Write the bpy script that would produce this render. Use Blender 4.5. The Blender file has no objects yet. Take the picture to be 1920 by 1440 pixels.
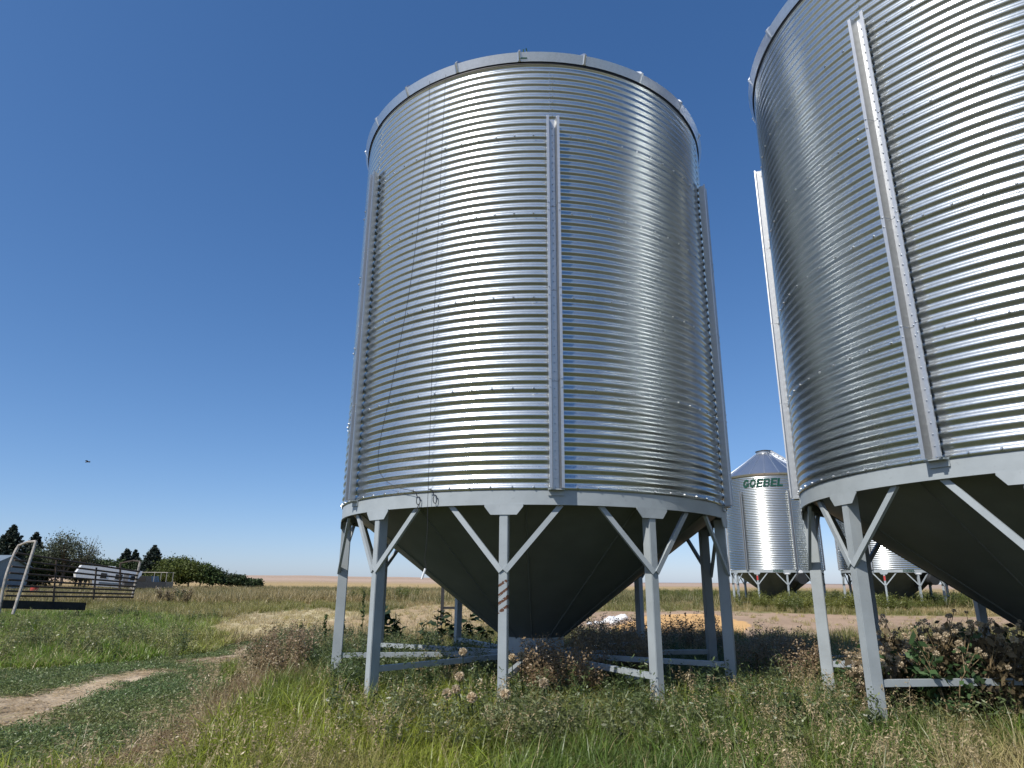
import bpy, math, random
import numpy as np
from mathutils import Matrix, Vector

R_ = math.radians
rng = np.random.default_rng(7)
random.seed(7)
scene = bpy.context.scene
col = scene.collection

# ------------------------------------------------------------------ camera
CAMZ = 1.33
FPX, YAW, PITCH, ROLL = 1253.6, -0.0434, 0.2899, 0.0076      # solved from the bolt rows of the two near bins (1920 px wide photo)
cyw, syw, cp, sp = math.cos(YAW), math.sin(YAW), math.cos(PITCH), math.sin(PITCH)
cf = np.array([syw * cp, cyw * cp, sp]); cr0 = np.array([cyw, -syw, 0.0]); cu0 = np.cross(cr0, cf)
cr = math.cos(ROLL) * cr0 + math.sin(ROLL) * cu0
cu = -math.sin(ROLL) * cr0 + math.cos(ROLL) * cu0
cam = bpy.data.cameras.new('camera'); camo = bpy.data.objects.new('camera', cam); col.objects.link(camo)
camo.matrix_world = Matrix(((cr[0], cu[0], -cf[0], 0), (cr[1], cu[1], -cf[1], 0), (cr[2], cu[2], -cf[2], CAMZ), (0, 0, 0, 1)))
cam.sensor_width = 36; cam.lens = 36 * FPX / 1920; cam.clip_start = 0.05; cam.clip_end = 9000
scene.camera = camo

# ------------------------------------------------------------------ light
SUN_AZ, SUN_EL = R_(-43), R_(48)          # azimuth measured from -Y towards +X
sdir = Vector((math.sin(SUN_AZ) * math.cos(SUN_EL), -math.cos(SUN_AZ) * math.cos(SUN_EL), math.sin(SUN_EL)))
world = bpy.data.worlds.new('World'); scene.world = world; world.use_nodes = True
wn = world.node_tree; bg = wn.nodes['Background']
sky = wn.nodes.new('ShaderNodeTexSky'); sky.sky_type = 'NISHITA'; sky.sun_disc = False
sky.sun_elevation = SUN_EL; sky.sun_rotation = math.atan2(sdir.x, sdir.y)
sky.altitude = 0; sky.air_density = 0.7; sky.dust_density = 0.5; sky.ozone_density = 3
bg.inputs[1].default_value = 0.1
_sep = wn.nodes.new('ShaderNodeSeparateColor'); _com = wn.nodes.new('ShaderNodeCombineColor'); wn.links.new(sky.outputs[0], _sep.inputs[0])
for _i, (_g, _p) in enumerate(((1.13, 1.10), (.99, .88), (1.08, .74))):      # even colour grade of the whole dome (phone camera's deep blue)
    _a = wn.nodes.new('ShaderNodeMath'); _a.operation = 'MULTIPLY'; _a.inputs[1].default_value = .1; wn.links.new(_sep.outputs[_i], _a.inputs[0])
    _b = wn.nodes.new('ShaderNodeMath'); _b.operation = 'POWER'; _b.inputs[1].default_value = _p; wn.links.new(_a.outputs[0], _b.inputs[0])
    _c = wn.nodes.new('ShaderNodeMath'); _c.operation = 'MULTIPLY'; _c.inputs[1].default_value = _g * 10; wn.links.new(_b.outputs[0], _c.inputs[0])
    wn.links.new(_c.outputs[0], _com.inputs[_i])
wn.links.new(_com.outputs[0], bg.inputs[0])
sl = bpy.data.lights.new('sun', 'SUN'); sl.energy = 4.6; sl.angle = R_(0.53); sl.color = (1.0, 0.955, 0.89)
so = bpy.data.objects.new('sun', sl); col.objects.link(so); so.rotation_euler = sdir.to_track_quat('Z', 'Y').to_euler()
so.location = (-20, -20, 30)
vs = scene.view_settings
vs.view_transform = 'Standard'; vs.look = 'None'; vs.gamma = 1; vs.exposure = 0.12; vs.use_curve_mapping = False
scene.cycles.max_bounces = 8; scene.cycles.glossy_bounces = 5; scene.cycles.sample_clamp_indirect = 6

# ------------------------------------------------------------------ helpers
def px(X):
    """world points -> photo pixels (1920x1440)"""
    d = np.asarray(X, float) - np.array([0, 0, CAMZ]); z = d @ cf; z = np.where(z < 0.05, 0.05, z)
    return np.stack([960 + FPX * (d @ cr) / z, 720 - FPX * (d @ cu) / z], -1)
def ray(x, y): return cf + cr * (x - 960) / FPX - cu * (y - 720) / FPX
def at(x, y, depth):
    d = ray(x, y); d = d * depth / d[1]; return Vector((d[0], d[1], d[2] + CAMZ))
def gnd(x, y, z=0.0):
    d = ray(x, y); t = (z - CAMZ) / d[2]; return Vector((d[0] * t, d[1] * t, z))

def lin(c): return tuple(((v / 12.92) if v <= .04045 else ((v + .055) / 1.055) ** 2.4) for v in c)

def tag(o, label=None, cat=None, group=None, kind=None):
    if label: o['label'] = label
    if cat: o['category'] = cat
    if group: o['group'] = group
    if kind: o['kind'] = kind
    return o
def empty(name, loc=(0, 0, 0), rz=0.0):
    o = bpy.data.objects.new(name, None); o.empty_display_size = .2; col.objects.link(o)
    o.location = loc; o.rotation_euler = (0, 0, rz); return o
def link(name, me, parent=None, loc=(0, 0, 0), rz=0.0):
    o = bpy.data.objects.new(name, me); col.objects.link(o); o.parent = parent
    o.location = loc; o.rotation_euler = (0, 0, rz); return o
def copy_tree(o, parent=None):
    c = o.copy(); col.objects.link(c); c.parent = parent
    for ch in list(o.children): copy_tree(ch, c)
    return c

class MB:
    def __init__(s): s.v = []; s.f = []
    def add(s, v, f):
        b = len(s.v); s.v += [tuple(p) for p in v]; s.f += [tuple(b + i for i in q) for q in f]
    def hexa(s, p): s.add(p, [(0, 3, 2, 1), (4, 5, 6, 7), (0, 1, 5, 4), (1, 2, 6, 5), (2, 3, 7, 6), (3, 0, 4, 7)])
    def box(s, x0, x1, y0, y1, z0, z1):
        s.hexa([(x0, y0, z0), (x1, y0, z0), (x1, y1, z0), (x0, y1, z0), (x0, y0, z1), (x1, y0, z1), (x1, y1, z1), (x0, y1, z1)])
    def bar(s, a, b, w, t, up=(0, 0, 1)):
        a = Vector(a); b = Vector(b); d = (b - a).normalized(); u = Vector(up); sd = d.cross(u)
        if sd.length < 1e-4: sd = d.cross(Vector((1, 0, 0)))
        sd.normalize(); u = sd.cross(d).normalized(); q = []
        for p in (a, b):
            q += [p - sd * w / 2 - u * t / 2, p + sd * w / 2 - u * t / 2, p + sd * w / 2 + u * t / 2, p - sd * w / 2 + u * t / 2]
        s.hexa(q)
    def tube(s, pts, r, n=8, cap=True, r1=None):
        pts = [Vector(p) for p in pts]; base = len(s.v); L = len(pts); prev = None
        for i, p in enumerate(pts):
            d = (pts[min(i + 1, L - 1)] - pts[max(i - 1, 0)]).normalized()
            if prev is None: prev = Vector((0, 0, 1)) if abs(d.z) < .9 else Vector((1, 0, 0))
            a = d.cross(prev).normalized(); b = a.cross(d).normalized(); prev = b
            rr = r if r1 is None else r + (r1 - r) * i / max(L - 1, 1)
            for k in range(n):
                t = 2 * math.pi * k / n; s.v.append(tuple(p + a * math.cos(t) * rr + b * math.sin(t) * rr))
        for i in range(L - 1):
            for k in range(n):
                k2 = (k + 1) % n; s.f.append((base + i * n + k, base + i * n + k2, base + (i + 1) * n + k2, base + (i + 1) * n + k))
        if cap:
            s.f.append(tuple(base + k for k in reversed(range(n)))); s.f.append(tuple(base + (L - 1) * n + k for k in range(n)))
    def prism(s, prof, a, b):
        """extrude list of 2-tuples: a,b map (u,v)->3d at both ends"""
        n = len(prof); base = len(s.v)
        s.v += [tuple(a(*p)) for p in prof] + [tuple(b(*p)) for p in prof]
        for k in range(n): s.f.append((base + k, base + (k + 1) % n, base + n + (k + 1) % n, base + n + k))
        s.f.append(tuple(base + k for k in reversed(range(n)))); s.f.append(tuple(base + n + k for k in range(n)))
    def mesh(s, name, mat, smooth=False, angle=None):
        me = bpy.data.meshes.new(name); me.from_pydata(s.v, [], s.f); me.materials.append(mat); me.update()
        if smooth:
            me.polygons.foreach_set('use_smooth', [True] * len(me.polygons))
            if angle: me.set_sharp_from_angle(angle=R_(angle))
        return me
    def build(s, name, mat, parent=None, loc=(0, 0, 0), rz=0.0, smooth=False, angle=None):
        return link(name, s.mesh(name, mat, smooth, angle), parent, loc, rz)

def np_mesh(name, V, F, mat, smooth=False, attrs=None):
    """V (n,3), F (m,k) constant k"""
    me = bpy.data.meshes.new(name); V = np.asarray(V, np.float32); F = np.asarray(F, np.int32); m, k = F.shape
    me.vertices.add(len(V)); me.vertices.foreach_set('co', V.ravel())
    me.loops.add(m * k); me.loops.foreach_set('vertex_index', F.ravel())
    me.polygons.add(m); me.polygons.foreach_set('loop_start', np.arange(m, dtype=np.int32) * k)
    if smooth: me.polygons.foreach_set('use_smooth', np.ones(m, bool))
    me.update(calc_edges=True)
    if attrs:
        for an, (tp, dom, data) in attrs.items():
            a = me.attributes.new(an, tp, dom)
            a.data.foreach_set('color' if 'COLOR' in tp else ('vector' if 'VECTOR' in tp else 'value'), np.asarray(data).ravel())
    if mat: me.materials.append(mat)
    return me

# ------------------------------------------------------------------ materials
class N:
    def __init__(s, name):
        s.m = bpy.data.materials.new(name); s.m.use_nodes = True; s.t = s.m.node_tree; s.p = s.t.nodes['Principled BSDF']
    def n(s, typ, **kw):
        nd = s.t.nodes.new(typ)
        for k, v in kw.items():
            if k.startswith('i_'):
                key = k[2:]; nd.inputs[int(key) if key.isdigit() else key].default_value = v
            else: setattr(nd, k, v)
        return nd
    def l(s, a, b): s.t.links.new(a, b)
    def coord(s, which='Object'): return s.n('ShaderNodeTexCoord').outputs[which]
    def noise(s, scale, detail=3, vec=None, rough=.55):
        nd = s.n('ShaderNodeTexNoise', i_Scale=scale, i_Detail=detail, i_Roughness=rough)
        if vec is not None: s.l(vec, nd.inputs['Vector'])
        return nd.outputs['Fac']
    def ramp(s, fac, stops):
        nd = s.n('ShaderNodeValToRGB'); e = nd.color_ramp.elements
        while len(e) < len(stops): e.new(.5)
        for q, (pos, c) in zip(e, stops): q.position = pos; q.color = (*c, 1) if len(c) == 3 else c
        s.l(fac, nd.inputs[0]); return nd.outputs[0]
    def mix(s, fac, a, b, mode='MIX'):
        nd = s.n('ShaderNodeMix', data_type='RGBA', blend_type=mode)
        for sock, v in ((nd.inputs[0], fac), (nd.inputs[6], a), (nd.inputs[7], b)):
            if hasattr(v, 'is_output'): s.l(v, sock)
            else: sock.default_value = v if isinstance(v, (int, float)) else (*v[:3], 1)
        return nd.outputs[2]
    def math(s, op, a, b=0.0, clamp=False):
        nd = s.n('ShaderNodeMath', operation=op, use_clamp=clamp)
        for sock, v in ((nd.inputs[0], a), (nd.inputs[1], b)):
            if hasattr(v, 'is_output'): s.l(v, sock)
            else: sock.default_value = v
        return nd.outputs[0]
    def bump(s, h, strength, dist=.01):
        nd = s.n('ShaderNodeBump', i_Strength=strength, i_Distance=dist); s.l(h, nd.inputs['Height']); s.l(nd.outputs[0], s.p.inputs['Normal'])
    def set(s, **kw):
        for k, v in kw.items():
            sk = s.p.inputs[k.replace('_', ' ')]
            if hasattr(v, 'is_output'): s.l(v, sk)
            else: sk.default_value = (*v, 1) if isinstance(v, tuple) and len(v) == 3 else v
        return s.m

def simple(name, c, rough=.5, metal=0.0, var=.12, scale=6.0, spec=.5):
    a = N(name); v = a.coord(); nz = a.noise(scale, 4, v)
    cc = a.ramp(nz, [(.3, tuple(x * (1 - var) for x in c)), (.7, tuple(min(1, x * (1 + var)) for x in c))])
    a.set(Base_Color=cc, Roughness=rough, Metallic=metal); a.p.inputs['Specular IOR Level'].default_value = spec
    return a.m

def make_galv(name, base=(.575, .61, .615), r0=.19, r1=.27, dull=.25):
    a = N(name); v = a.coord()
    vor = a.n('ShaderNodeTexVoronoi', i_Scale=55.0); a.l(v, vor.inputs['Vector'])
    sp_ = a.n('ShaderNodeSeparateColor'); a.l(vor.outputs['Color'], sp_.inputs[0])
    big = a.noise(1.3, 4, v)
    inf = a.n('ShaderNodeObjectInfo')
    k = a.math('ADD', a.math('MULTIPLY', sp_.outputs[0], .10), a.math('MULTIPLY', big, .10))
    k = a.math('ADD', k, a.math('MULTIPLY', inf.outputs['Random'], .06))
    k = a.math('ADD', k, .87)
    c = a.mix(1.0, base, k, 'MULTIPLY')
    # vertical run-off streaks: stretched noise
    mp = a.n('ShaderNodeMapping'); mp.inputs['Scale'].default_value = (9, 9, .35); a.l(v, mp.inputs[0])
    st = a.noise(2.2, 5, mp.outputs[0], .65)
    c = a.mix(a.ramp(st, [(.55, (0, 0, 0)), (.85, (.35, .35, .35))]), c, (.46, .46, .44))
    rr = a.math('ADD', a.math('MULTIPLY', a.noise(4, 4, v), r1 - r0), r0 - .02)
    rr = a.math('ADD', rr, a.math('MULTIPLY', sp_.outputs[1], .04))
    a.bump(a.noise(1.6, 2, v), .2, .02)
    a.set(Base_Color=c, Roughness=rr, Metallic=1.0)
    g2 = a.n('ShaderNodeBsdfAnisotropic', distribution='GGX', i_Roughness=.52); a.l(c, g2.inputs['Color'])     # dull zinc-oxide lobe
    mx = a.n('ShaderNodeMixShader', i_0=dull); a.l(a.p.outputs[0], mx.inputs[1]); a.l(g2.outputs[0], mx.inputs[2]); a.l(mx.outputs[0], a.t.nodes['Material Output'].inputs[0])
    return a.m
M = {}
M['galv'] = make_galv('galvanised_steel')
M['galv_dull'] = make_galv('weathered_galvanised_steel', (.52, .53, .53), .34, .46, .6)
M['galv_roof'] = make_galv('galvanised_roof_steel', (.60, .63, .66), .30, .40)
def make_paint(name, c, rust=None):
    a = N(name); v = a.coord()
    nz = a.noise(3.5, 5, v); fine = a.noise(90, 2, v)
    cc = a.ramp(nz, [(.3, tuple(x * .88 for x in c)), (.7, tuple(x * 1.08 for x in c))])
    # dust / dirt speckles and scratches
    cc = a.mix(a.ramp(a.noise(24, 6, v, .7), [(.60, (0, 0, 0)), (.74, (.55, .55, .55))]), cc, tuple(x * .62 for x in c))
    sx = a.n('ShaderNodeSeparateXYZ'); a.l(v, sx.inputs[0])
    if rust:
        z0, z1 = rust
        band = a.math('MULTIPLY', a.math('GREATER_THAN', sx.outputs[2], z0), a.math('LESS_THAN', sx.outputs[2], z1))
        w = a.n('ShaderNodeTexWave', wave_type='BANDS', bands_direction='Z', i_Scale=4.6, i_Distortion=3.0, i_Detail=4.0)
        mp = a.n('ShaderNodeMapping'); mp.inputs['Rotation'].default_value = (0, R_(38), 0); a.l(v, mp.inputs[0]); a.l(mp.outputs[0], w.inputs[0])
        mk = a.math('MULTIPLY', a.math('GREATER_THAN', w.outputs['Fac'], .62), band)
        mk = a.math('MULTIPLY', mk, a.math('GREATER_THAN', a.noise(40, 3, v), .40))
        cc = a.mix(mk, cc, (.105, .045, .022))
    a.bump(fine, .08, .003)
    return a.set(Base_Color=cc, Roughness=.46, Metallic=0.0)
M['paint'] = make_paint('grey_enamel_paint', (.34, .375, .387))
M['paint_rust'] = make_paint('scraped_grey_enamel_paint', (.34, .375, .387), (-1.30, -.96))
M['hopper'] = make_paint('shaded_hopper_paint', (.105, .118, .113))  # same grey enamel, darkened to put the cone's underside shade into the colour
M['black'] = simple('eave_shade_black', (.018, .018, .018), .6)  # colour of the shadow line under the eave
M['dark'] = simple('dark_steel', (.035, .036, .037), .55, .3)
M['bolt'] = simple('zinc_bolt', (.55, .56, .57), .32, 1.0)
M['green'] = simple('dark_green_paint', (.004, .055, .032), .4)
M['white'] = simple('white_paint', (.78, .78, .77), .4, var=.05)
M['red'] = simple('red_paint', (.45, .05, .04), .45)
M['rusty'] = simple('rusty_pipe', (.065, .046, .035), .75, .2, .45, 14)
M['palepipe'] = simple('pale_worn_pipe', (.36, .33, .29), .65, .2, .35, 10)
M['panel_shade'] = simple('dark_panel_shade', (.02, .018, .016), .85, 0, .4, 5)  # near-black colour for the shade below the cattle panel
M['cable'] = simple('black_cable', (.02, .02, .022), .5)
M['bark'] = simple('bark', (.085, .065, .048), .9, 0, .4, 12)
M['glass'] = simple('dark_window_glass', (.012, .014, .016), .08)
M['shed'] = simple('blue_grey_cladding', (.16, .20, .23), .5)
M['tyre'] = simple('tyre_rubber', (.02, .02, .02), .85)
M['truck'] = simple('dark_truck_paint', (.02, .022, .025), .25)
M['bag'] = simple('white_plastic_bag', (.80, .80, .78), .45, var=.08)
M['grainpile'] = simple('tan_grain', (.50, .30, .13), .9, 0, .25, 30)

def leaf_mat(name, transl=.30, rough=.55):
    """tint comes from the instancer; 't' darkness-free gradient base->tip hue, 'rnd' per leaf"""
    a = N(name)
    ti = a.n('ShaderNodeAttribute', attribute_type='INSTANCER', attribute_name='tint')
    rn = a.n('ShaderNodeAttribute', attribute_type='GEOMETRY', attribute_name='rnd')
    tip = a.n('ShaderNodeAttribute', attribute_type='GEOMETRY', attribute_name='dry')
    k = a.math('ADD', a.math('MULTIPLY', rn.outputs['Fac'], .9), .55)
    c = a.mix(1.0, ti.outputs['Color'], k, 'MULTIPLY')
    c = a.mix(tip.outputs['Fac'], c, (.46, .36, .20))
    a.set(Base_Color=c, Roughness=rough); a.p.inputs['Specular IOR Level'].default_value = .5
    tr = a.n('ShaderNodeBsdfTranslucent'); a.l(c, tr.inputs[0])
    mx = a.n('ShaderNodeMixShader', i_0=transl); a.l(a.p.outputs[0], mx.inputs[1]); a.l(tr.outputs[0], mx.inputs[2])
    a.l(mx.outputs[0], a.t.nodes['Material Output'].inputs[0]); return a.m
M['leaf'] = leaf_mat('grass_leaf', .30, .42)
def obj_leaf(name, c, transl=.25, var=.5):
    a = N(name)
    rn = a.n('ShaderNodeAttribute', attribute_type='GEOMETRY', attribute_name='rnd'); inf = a.n('ShaderNodeObjectInfo')
    k = a.math('ADD', a.math('MULTIPLY', rn.outputs['Fac'], var * 2), 1 - var)
    k = a.math('MULTIPLY', k, a.math('ADD', a.math('MULTIPLY', inf.outputs['Random'], .3), .85))
    cc = a.mix(1.0, c, k, 'MULTIPLY'); a.set(Base_Color=cc, Roughness=.6); a.p.inputs['Specular IOR Level'].default_value = .3
    tr = a.n('ShaderNodeBsdfTranslucent'); a.l(cc, tr.inputs[0])
    mx = a.n('ShaderNodeMixShader', i_0=transl); a.l(a.p.outputs[0], mx.inputs[1]); a.l(tr.outputs[0], mx.inputs[2])
    a.l(mx.outputs[0], a.t.nodes['Material Output'].inputs[0]); return a.m
M['needle'] = obj_leaf('spruce_needles', (.022, .034, .022), .1)
M['tree_green'] = obj_leaf('broad_leaves', (.055, .085, .022))
M['tree_yellow'] = obj_leaf('yellow_green_leaves', (.095, .12, .025))
M['tree_grey'] = obj_leaf('grey_green_leaves', (.10, .115, .075))
M['bush'] = obj_leaf('bush_leaves', (.05, .075, .028))
M['weed_dark'] = obj_leaf('dark_weed_leaves', (.042, .08, .028))
M['thistle_leaf'] = obj_leaf('dry_thistle_leaves', (.13, .10, .055))
M['fluff'] = obj_leaf('cream_seed_fluff', (.62, .52, .37), .4, .25)
M['stem'] = obj_leaf('dry_stem', (.30, .22, .12), .1, .2)

# ------------------------------------------------------------------ value noise for layout
_perm = rng.random((256, 256))
def vnoise(x, y, s):
    x = np.asarray(x, float) / s; y = np.asarray(y, float) / s
    xi = np.floor(x).astype(int); yi = np.floor(y).astype(int); fx = x - xi; fy = y - yi
    fx = fx * fx * (3 - 2 * fx); fy = fy * fy * (3 - 2 * fy)
    g = lambda a, b: _perm[a % 256, b % 256]
    return (g(xi, yi) * (1 - fx) + g(xi + 1, yi) * fx) * (1 - fy) + (g(xi, yi + 1) * (1 - fx) + g(xi + 1, yi + 1) * fx) * fy
def fb(x, y, s): return .55 * vnoise(x, y, s) + .3 * vnoise(x + 31, y + 17, s / 2.3) + .15 * vnoise(x + 5, y + 71, s / 5.1)
def sstep(a, b, x):
    t = np.clip((np.asarray(x, float) - a) / (b - a), 0, 1); return t * t * (3 - 2 * t)
def inpoly(X, Y, poly):
    inside = np.zeros(np.shape(X), bool); n = len(poly)
    for i in range(n):
        x1, y1 = poly[i]; x2, y2 = poly[(i + 1) % n]
        c = ((y1 > Y) != (y2 > Y)) & (X < (x2 - x1) * (Y - y1) / ((y2 - y1) if y2 != y1 else 1e-9) + x1); inside ^= c
    return inside

def height(x, y):
    x = np.asarray(x, float); y = np.asarray(y, float); d = np.hypot(x, y); az = np.arctan2(x, y)
    z = -.06 * (1 - sstep(3, 8, d)) + .05 * (fb(x, y, 3.0) - .5) * sstep(1, 4, d)
    z = z + .25 * (fb(x, y, 30.) - .5) * sstep(14, 40, d)
    hl = 8.2 - 5.5 * sstep(-.30, .20, az) + 1.6 * (vnoise(az * 40 + 200, 0 * az + 3, 1.7) - .5)
    z = z + hl * sstep(160, 900, d) + 14 * sstep(900, 4000, d) * .6
    return z

# zone polygons on the ground, in photo pixels
Z_TRACK = [(-90, 1395), (-90, 1325), (60, 1305), (150, 1285), (250, 1262), (330, 1243), (420, 1228), (500, 1205), (560, 1205), (520, 1245), (440, 1262), (400, 1258), (300, 1268), (210, 1292), (110, 1345), (30, 1372)]
Z_MAT = [(-80, 1480), (-80, 1385), (30, 1372), (110, 1345), (210, 1292), (300, 1268), (400, 1258), (425, 1285), (350, 1345), (270, 1385), (150, 1432), (60, 1480)]
Z_MAT2 = [(-90, 1325), (-90, 1262), (100, 1255), (250, 1240), (400, 1222), (500, 1200), (420, 1228), (330, 1243), (250, 1262), (150, 1285), (60, 1305)]
Z_RED = [(60, 1480), (150, 1432), (270, 1385), (350, 1345), (425, 1290), (450, 1262), (520, 1245), (560, 1262), (470, 1330), (380, 1395), (300, 1480)]
Z_LUSH = [(-90, 1262), (-90, 1155), (180, 1148), (420, 1165), (470, 1195), (400, 1222), (250, 1240), (100, 1255)]
Z_STRAW = [(380, 1180), (470, 1152), (600, 1143), (680, 1150), (640, 1180), (520, 1205), (430, 1200)]
Z_SAND = [(560, 1172), (660, 1158), (790, 1136), (900, 1140), (960, 1160), (900, 1185), (700, 1190)]
Z_DIRT = [(1040, 1188), (1100, 1148), (1330, 1146), (1500, 1154), (1900, 1160), (1930, 1190), (1500, 1196), (1250, 1196)]
Z_SPILL = [(1140, 1180), (1220, 1154), (1340, 1152), (1410, 1172), (1390, 1192), (1200, 1194)]
ZN = dict(track=1, mat=2, mat2=3, red=4, lush=5, straw=6, sand=7, dirt=8, spill=9)
def zone(x, y):
    P = px(np.stack([x, y, 0 * x], -1)); X = P[..., 0] + 26 * (fb(x, y, 1.3) - .5) * np.clip(10 / np.maximum(y, 3), .2, 1.6); Y = P[..., 1] + 18 * (fb(x + 50, y, 1.1) - .5) * np.clip(10 / np.maximum(y, 3), .25, 1.6)
    z = np.zeros(np.shape(x), int)
    for nm, pl in (('lush', Z_LUSH), ('mat2', Z_MAT2), ('red', Z_RED), ('straw', Z_STRAW), ('sand', Z_SAND), ('dirt', Z_DIRT), ('spill', Z_SPILL), ('mat', Z_MAT), ('track', Z_TRACK)):
        z = np.where(inpoly(X, Y, pl) & (y > 3), ZN[nm], z)
    return z

# ------------------------------------------------------------------ ground
def build_ground():
    ang = np.concatenate([np.linspace(-1.15, 1.15, 520), np.linspace(1.15, 2 * math.pi - 1.15, 90)[1:-1]])
    rad = np.concatenate([[0.002, 1.2, 2.2, 3.2], np.geomspace(4, 60, 210), np.geomspace(62, 5000, 110)])
    A, Rr = np.meshgrid(ang, rad); x = np.sin(A) * Rr; y = np.cos(A) * Rr; z = height(x, y)
    zn = zone(x, y); d = Rr
    C = np.zeros(x.shape + (3,))
    n1 = fb(x, y, 2.2)[..., None]; n2 = fb(x + 9, y + 40, 12.)[..., None]; n3 = fb(x * .35 + 300, y, 60.)[..., None]
    soil = np.array([.17, .125, .075]); green = np.array([.085, .105, .03]); straw = np.array([.40, .31, .16]); tan = np.array([.36, .25, .15])
    C[:] = np.array([.075, .062, .036]) * (1 - n1) + np.array([.045, .055, .02]) * n1
    far = sstep(16, 34, d)[..., None]; C = C * (1 - far) + far * (green * 1.2 * (1 - n2) + straw * n2)
    f2 = sstep(70, 130, d)[..., None]; C = C * (1 - f2) + f2 * (np.array([.37, .27, .13]) * (.75 + .5 * n3))
    strip = ((d > 112) & (d < 150)); C = np.where((strip & (n3[..., 0] > .46))[..., None], np.array([.13, .14, .04]), C)
    f3 = sstep(260, 420, d)[..., None]; C = C * (1 - f3) + f3 * (np.array([.42, .31, .23]) * (.85 + .3 * n3))
    f4 = sstep(760, 900, d)[..., None]; C = C * (1 - f4) + f4 * (np.array([.30, .235, .20]) * (.85 + .3 * n3))
    for nm, c in (('track', (.50, .40, .28)), ('mat', (.10, .10, .055)), ('mat2', (.11, .105, .055)), ('red', (.26, .17, .095)), ('lush', (.06, .09, .02)), ('straw', (.55, .46, .27)), ('sand', (.42, .31, .18)), ('dirt', (.38, .27, .185)), ('spill', (.66, .40, .17))):
        m = zn == ZN[nm]; C[m] = np.array(c) * (.8 + .4 * n1[m])
    col4 = np.concatenate([C, np.ones(C.shape[:2] + (1,))], -1)
    V = np.stack([x, y, z], -1).reshape(-1, 3); nr, na = x.shape
    i = np.arange(nr - 1)[:, None] * na; j = np.arange(na)[None, :]; j2 = (j + 1) % na
    F = np.stack([i + j, i + j2, i + na + j2, i + na + j], -1).reshape(-1, 4)[:, ::-1]
    c4 = col4.reshape(-1, 4)
    a = N('prairie_soil'); at_ = a.n('ShaderNodeVertexColor', layer_name='zonecol'); v = a.coord()
    k = a.math('ADD', a.math('MULTIPLY', a.noise(9, 6, v, .7), .8), .6); c = a.mix(1.0, at_.outputs[0], k, 'MULTIPLY')
    k2 = a.math('ADD', a.math('MULTIPLY', a.noise(.35, 4, v), .5), .75); c = a.mix(1.0, c, k2, 'MULTIPLY')
    a.bump(a.noise(28, 5, v, .7), .7, .03); a.set(Base_Color=c, Roughness=.95); a.p.inputs['Specular IOR Level'].default_value = .1
    me = np_mesh('ground', V, F, a.m, True, {'zonecol': ('FLOAT_COLOR', 'POINT', c4)})
    o = link('ground', me); tag(o, kind='structure'); return o
ground = build_ground()

# ------------------------------------------------------------------ grain bins
RB, H, CP = 2.7287, 1.118, .1016
AMP = .0115
def P(r, a, z): a = R_(a); return (r * math.sin(a), -r * math.cos(a), z)

def wall_sheet_mesh(seed):
    rg = np.random.default_rng(seed); na, nz = 44, 11 * 10 + 3
    a = np.linspace(-30.35, 30.0, na); z = np.concatenate([[-.022, -.012], np.linspace(0, H, 11 * 10 + 1)])
    A, Z = np.meshgrid(a, z)
    r = RB + AMP * np.cos(2 * math.pi * Z / CP) + .0022 * (A / 30) * -1 + .003 * (1 - Z / H)
    # slight oil-canning so reflections wander
    for q in range(5):
        k1, k2, ph1, ph2 = rg.uniform(1, 3.5), rg.uniform(1, 4), rg.uniform(0, 6.3), rg.uniform(0, 6.3)
        r = r + .0011 * np.sin(k1 * A / 30 * math.pi + ph1) * np.sin(k2 * Z / H * math.pi + ph2) * np.cos(A / 30 * math.pi / 2) * np.sin(np.clip(Z / H, 0, 1) * math.pi)
    a_ = np.radians(A); V = np.stack([r * np.sin(a_), -r * np.cos(a_), Z], -1).reshape(-1, 3)
    i = np.arange(len(z) - 1)[:, None] * na; j = np.arange(na - 1)[None, :]
    F = np.stack([i + j, i + j + 1, i + na + j + 1, i + na + j], -1).reshape(-1, 4)
    return np_mesh('wall_sheet', V, F, M['galv'], True)
SHEETS = [wall_sheet_mesh(s) for s in (3, 8, 14, 21)]

def stiffener_mesh():
    t = .0035
    outer = [(-.082, .090), (-.082, .106), (-.050, .106), (-.033, .012), (.033, .012), (.050, .106), (.082, .106), (.082, .090)]
    inner = [(.0785, .090), (.0785, .1025), (.0528, .1025), (.0360, .012 - t), (-.0360, .012 - t), (-.0528, .1025), (-.0785, .1025), (-.0785, .090)]
    loop = outer + inner; m = MB()
    for z0, z1, g in ((-.014, 1.20, 0), (1.205, 2.32, .0), (2.325, 3.44, 0), (3.445, 4.70, 0)):
        b = len(m.v); n = len(loop)
        for z in (z0, z1): m.v += [(u, -(RB + AMP + w), z) for u, w in loop]
        for k in range(n): m.f.append((b + k, b + n + k, b + n + (k + 1) % n, b + (k + 1) % n))
        h = len(outer)
        for k in range(h - 1):   # end caps as strips of the sheet metal
            q = (k, k + 1, n - 2 - k, n - 1 - k); m.f.append(tuple(b + i for i in q)); m.f.append(tuple(b + n + i for i in reversed(q)))
    return m.mesh('stiffener', M['galv_dull'])
STIFF = stiffener_mesh()

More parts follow.
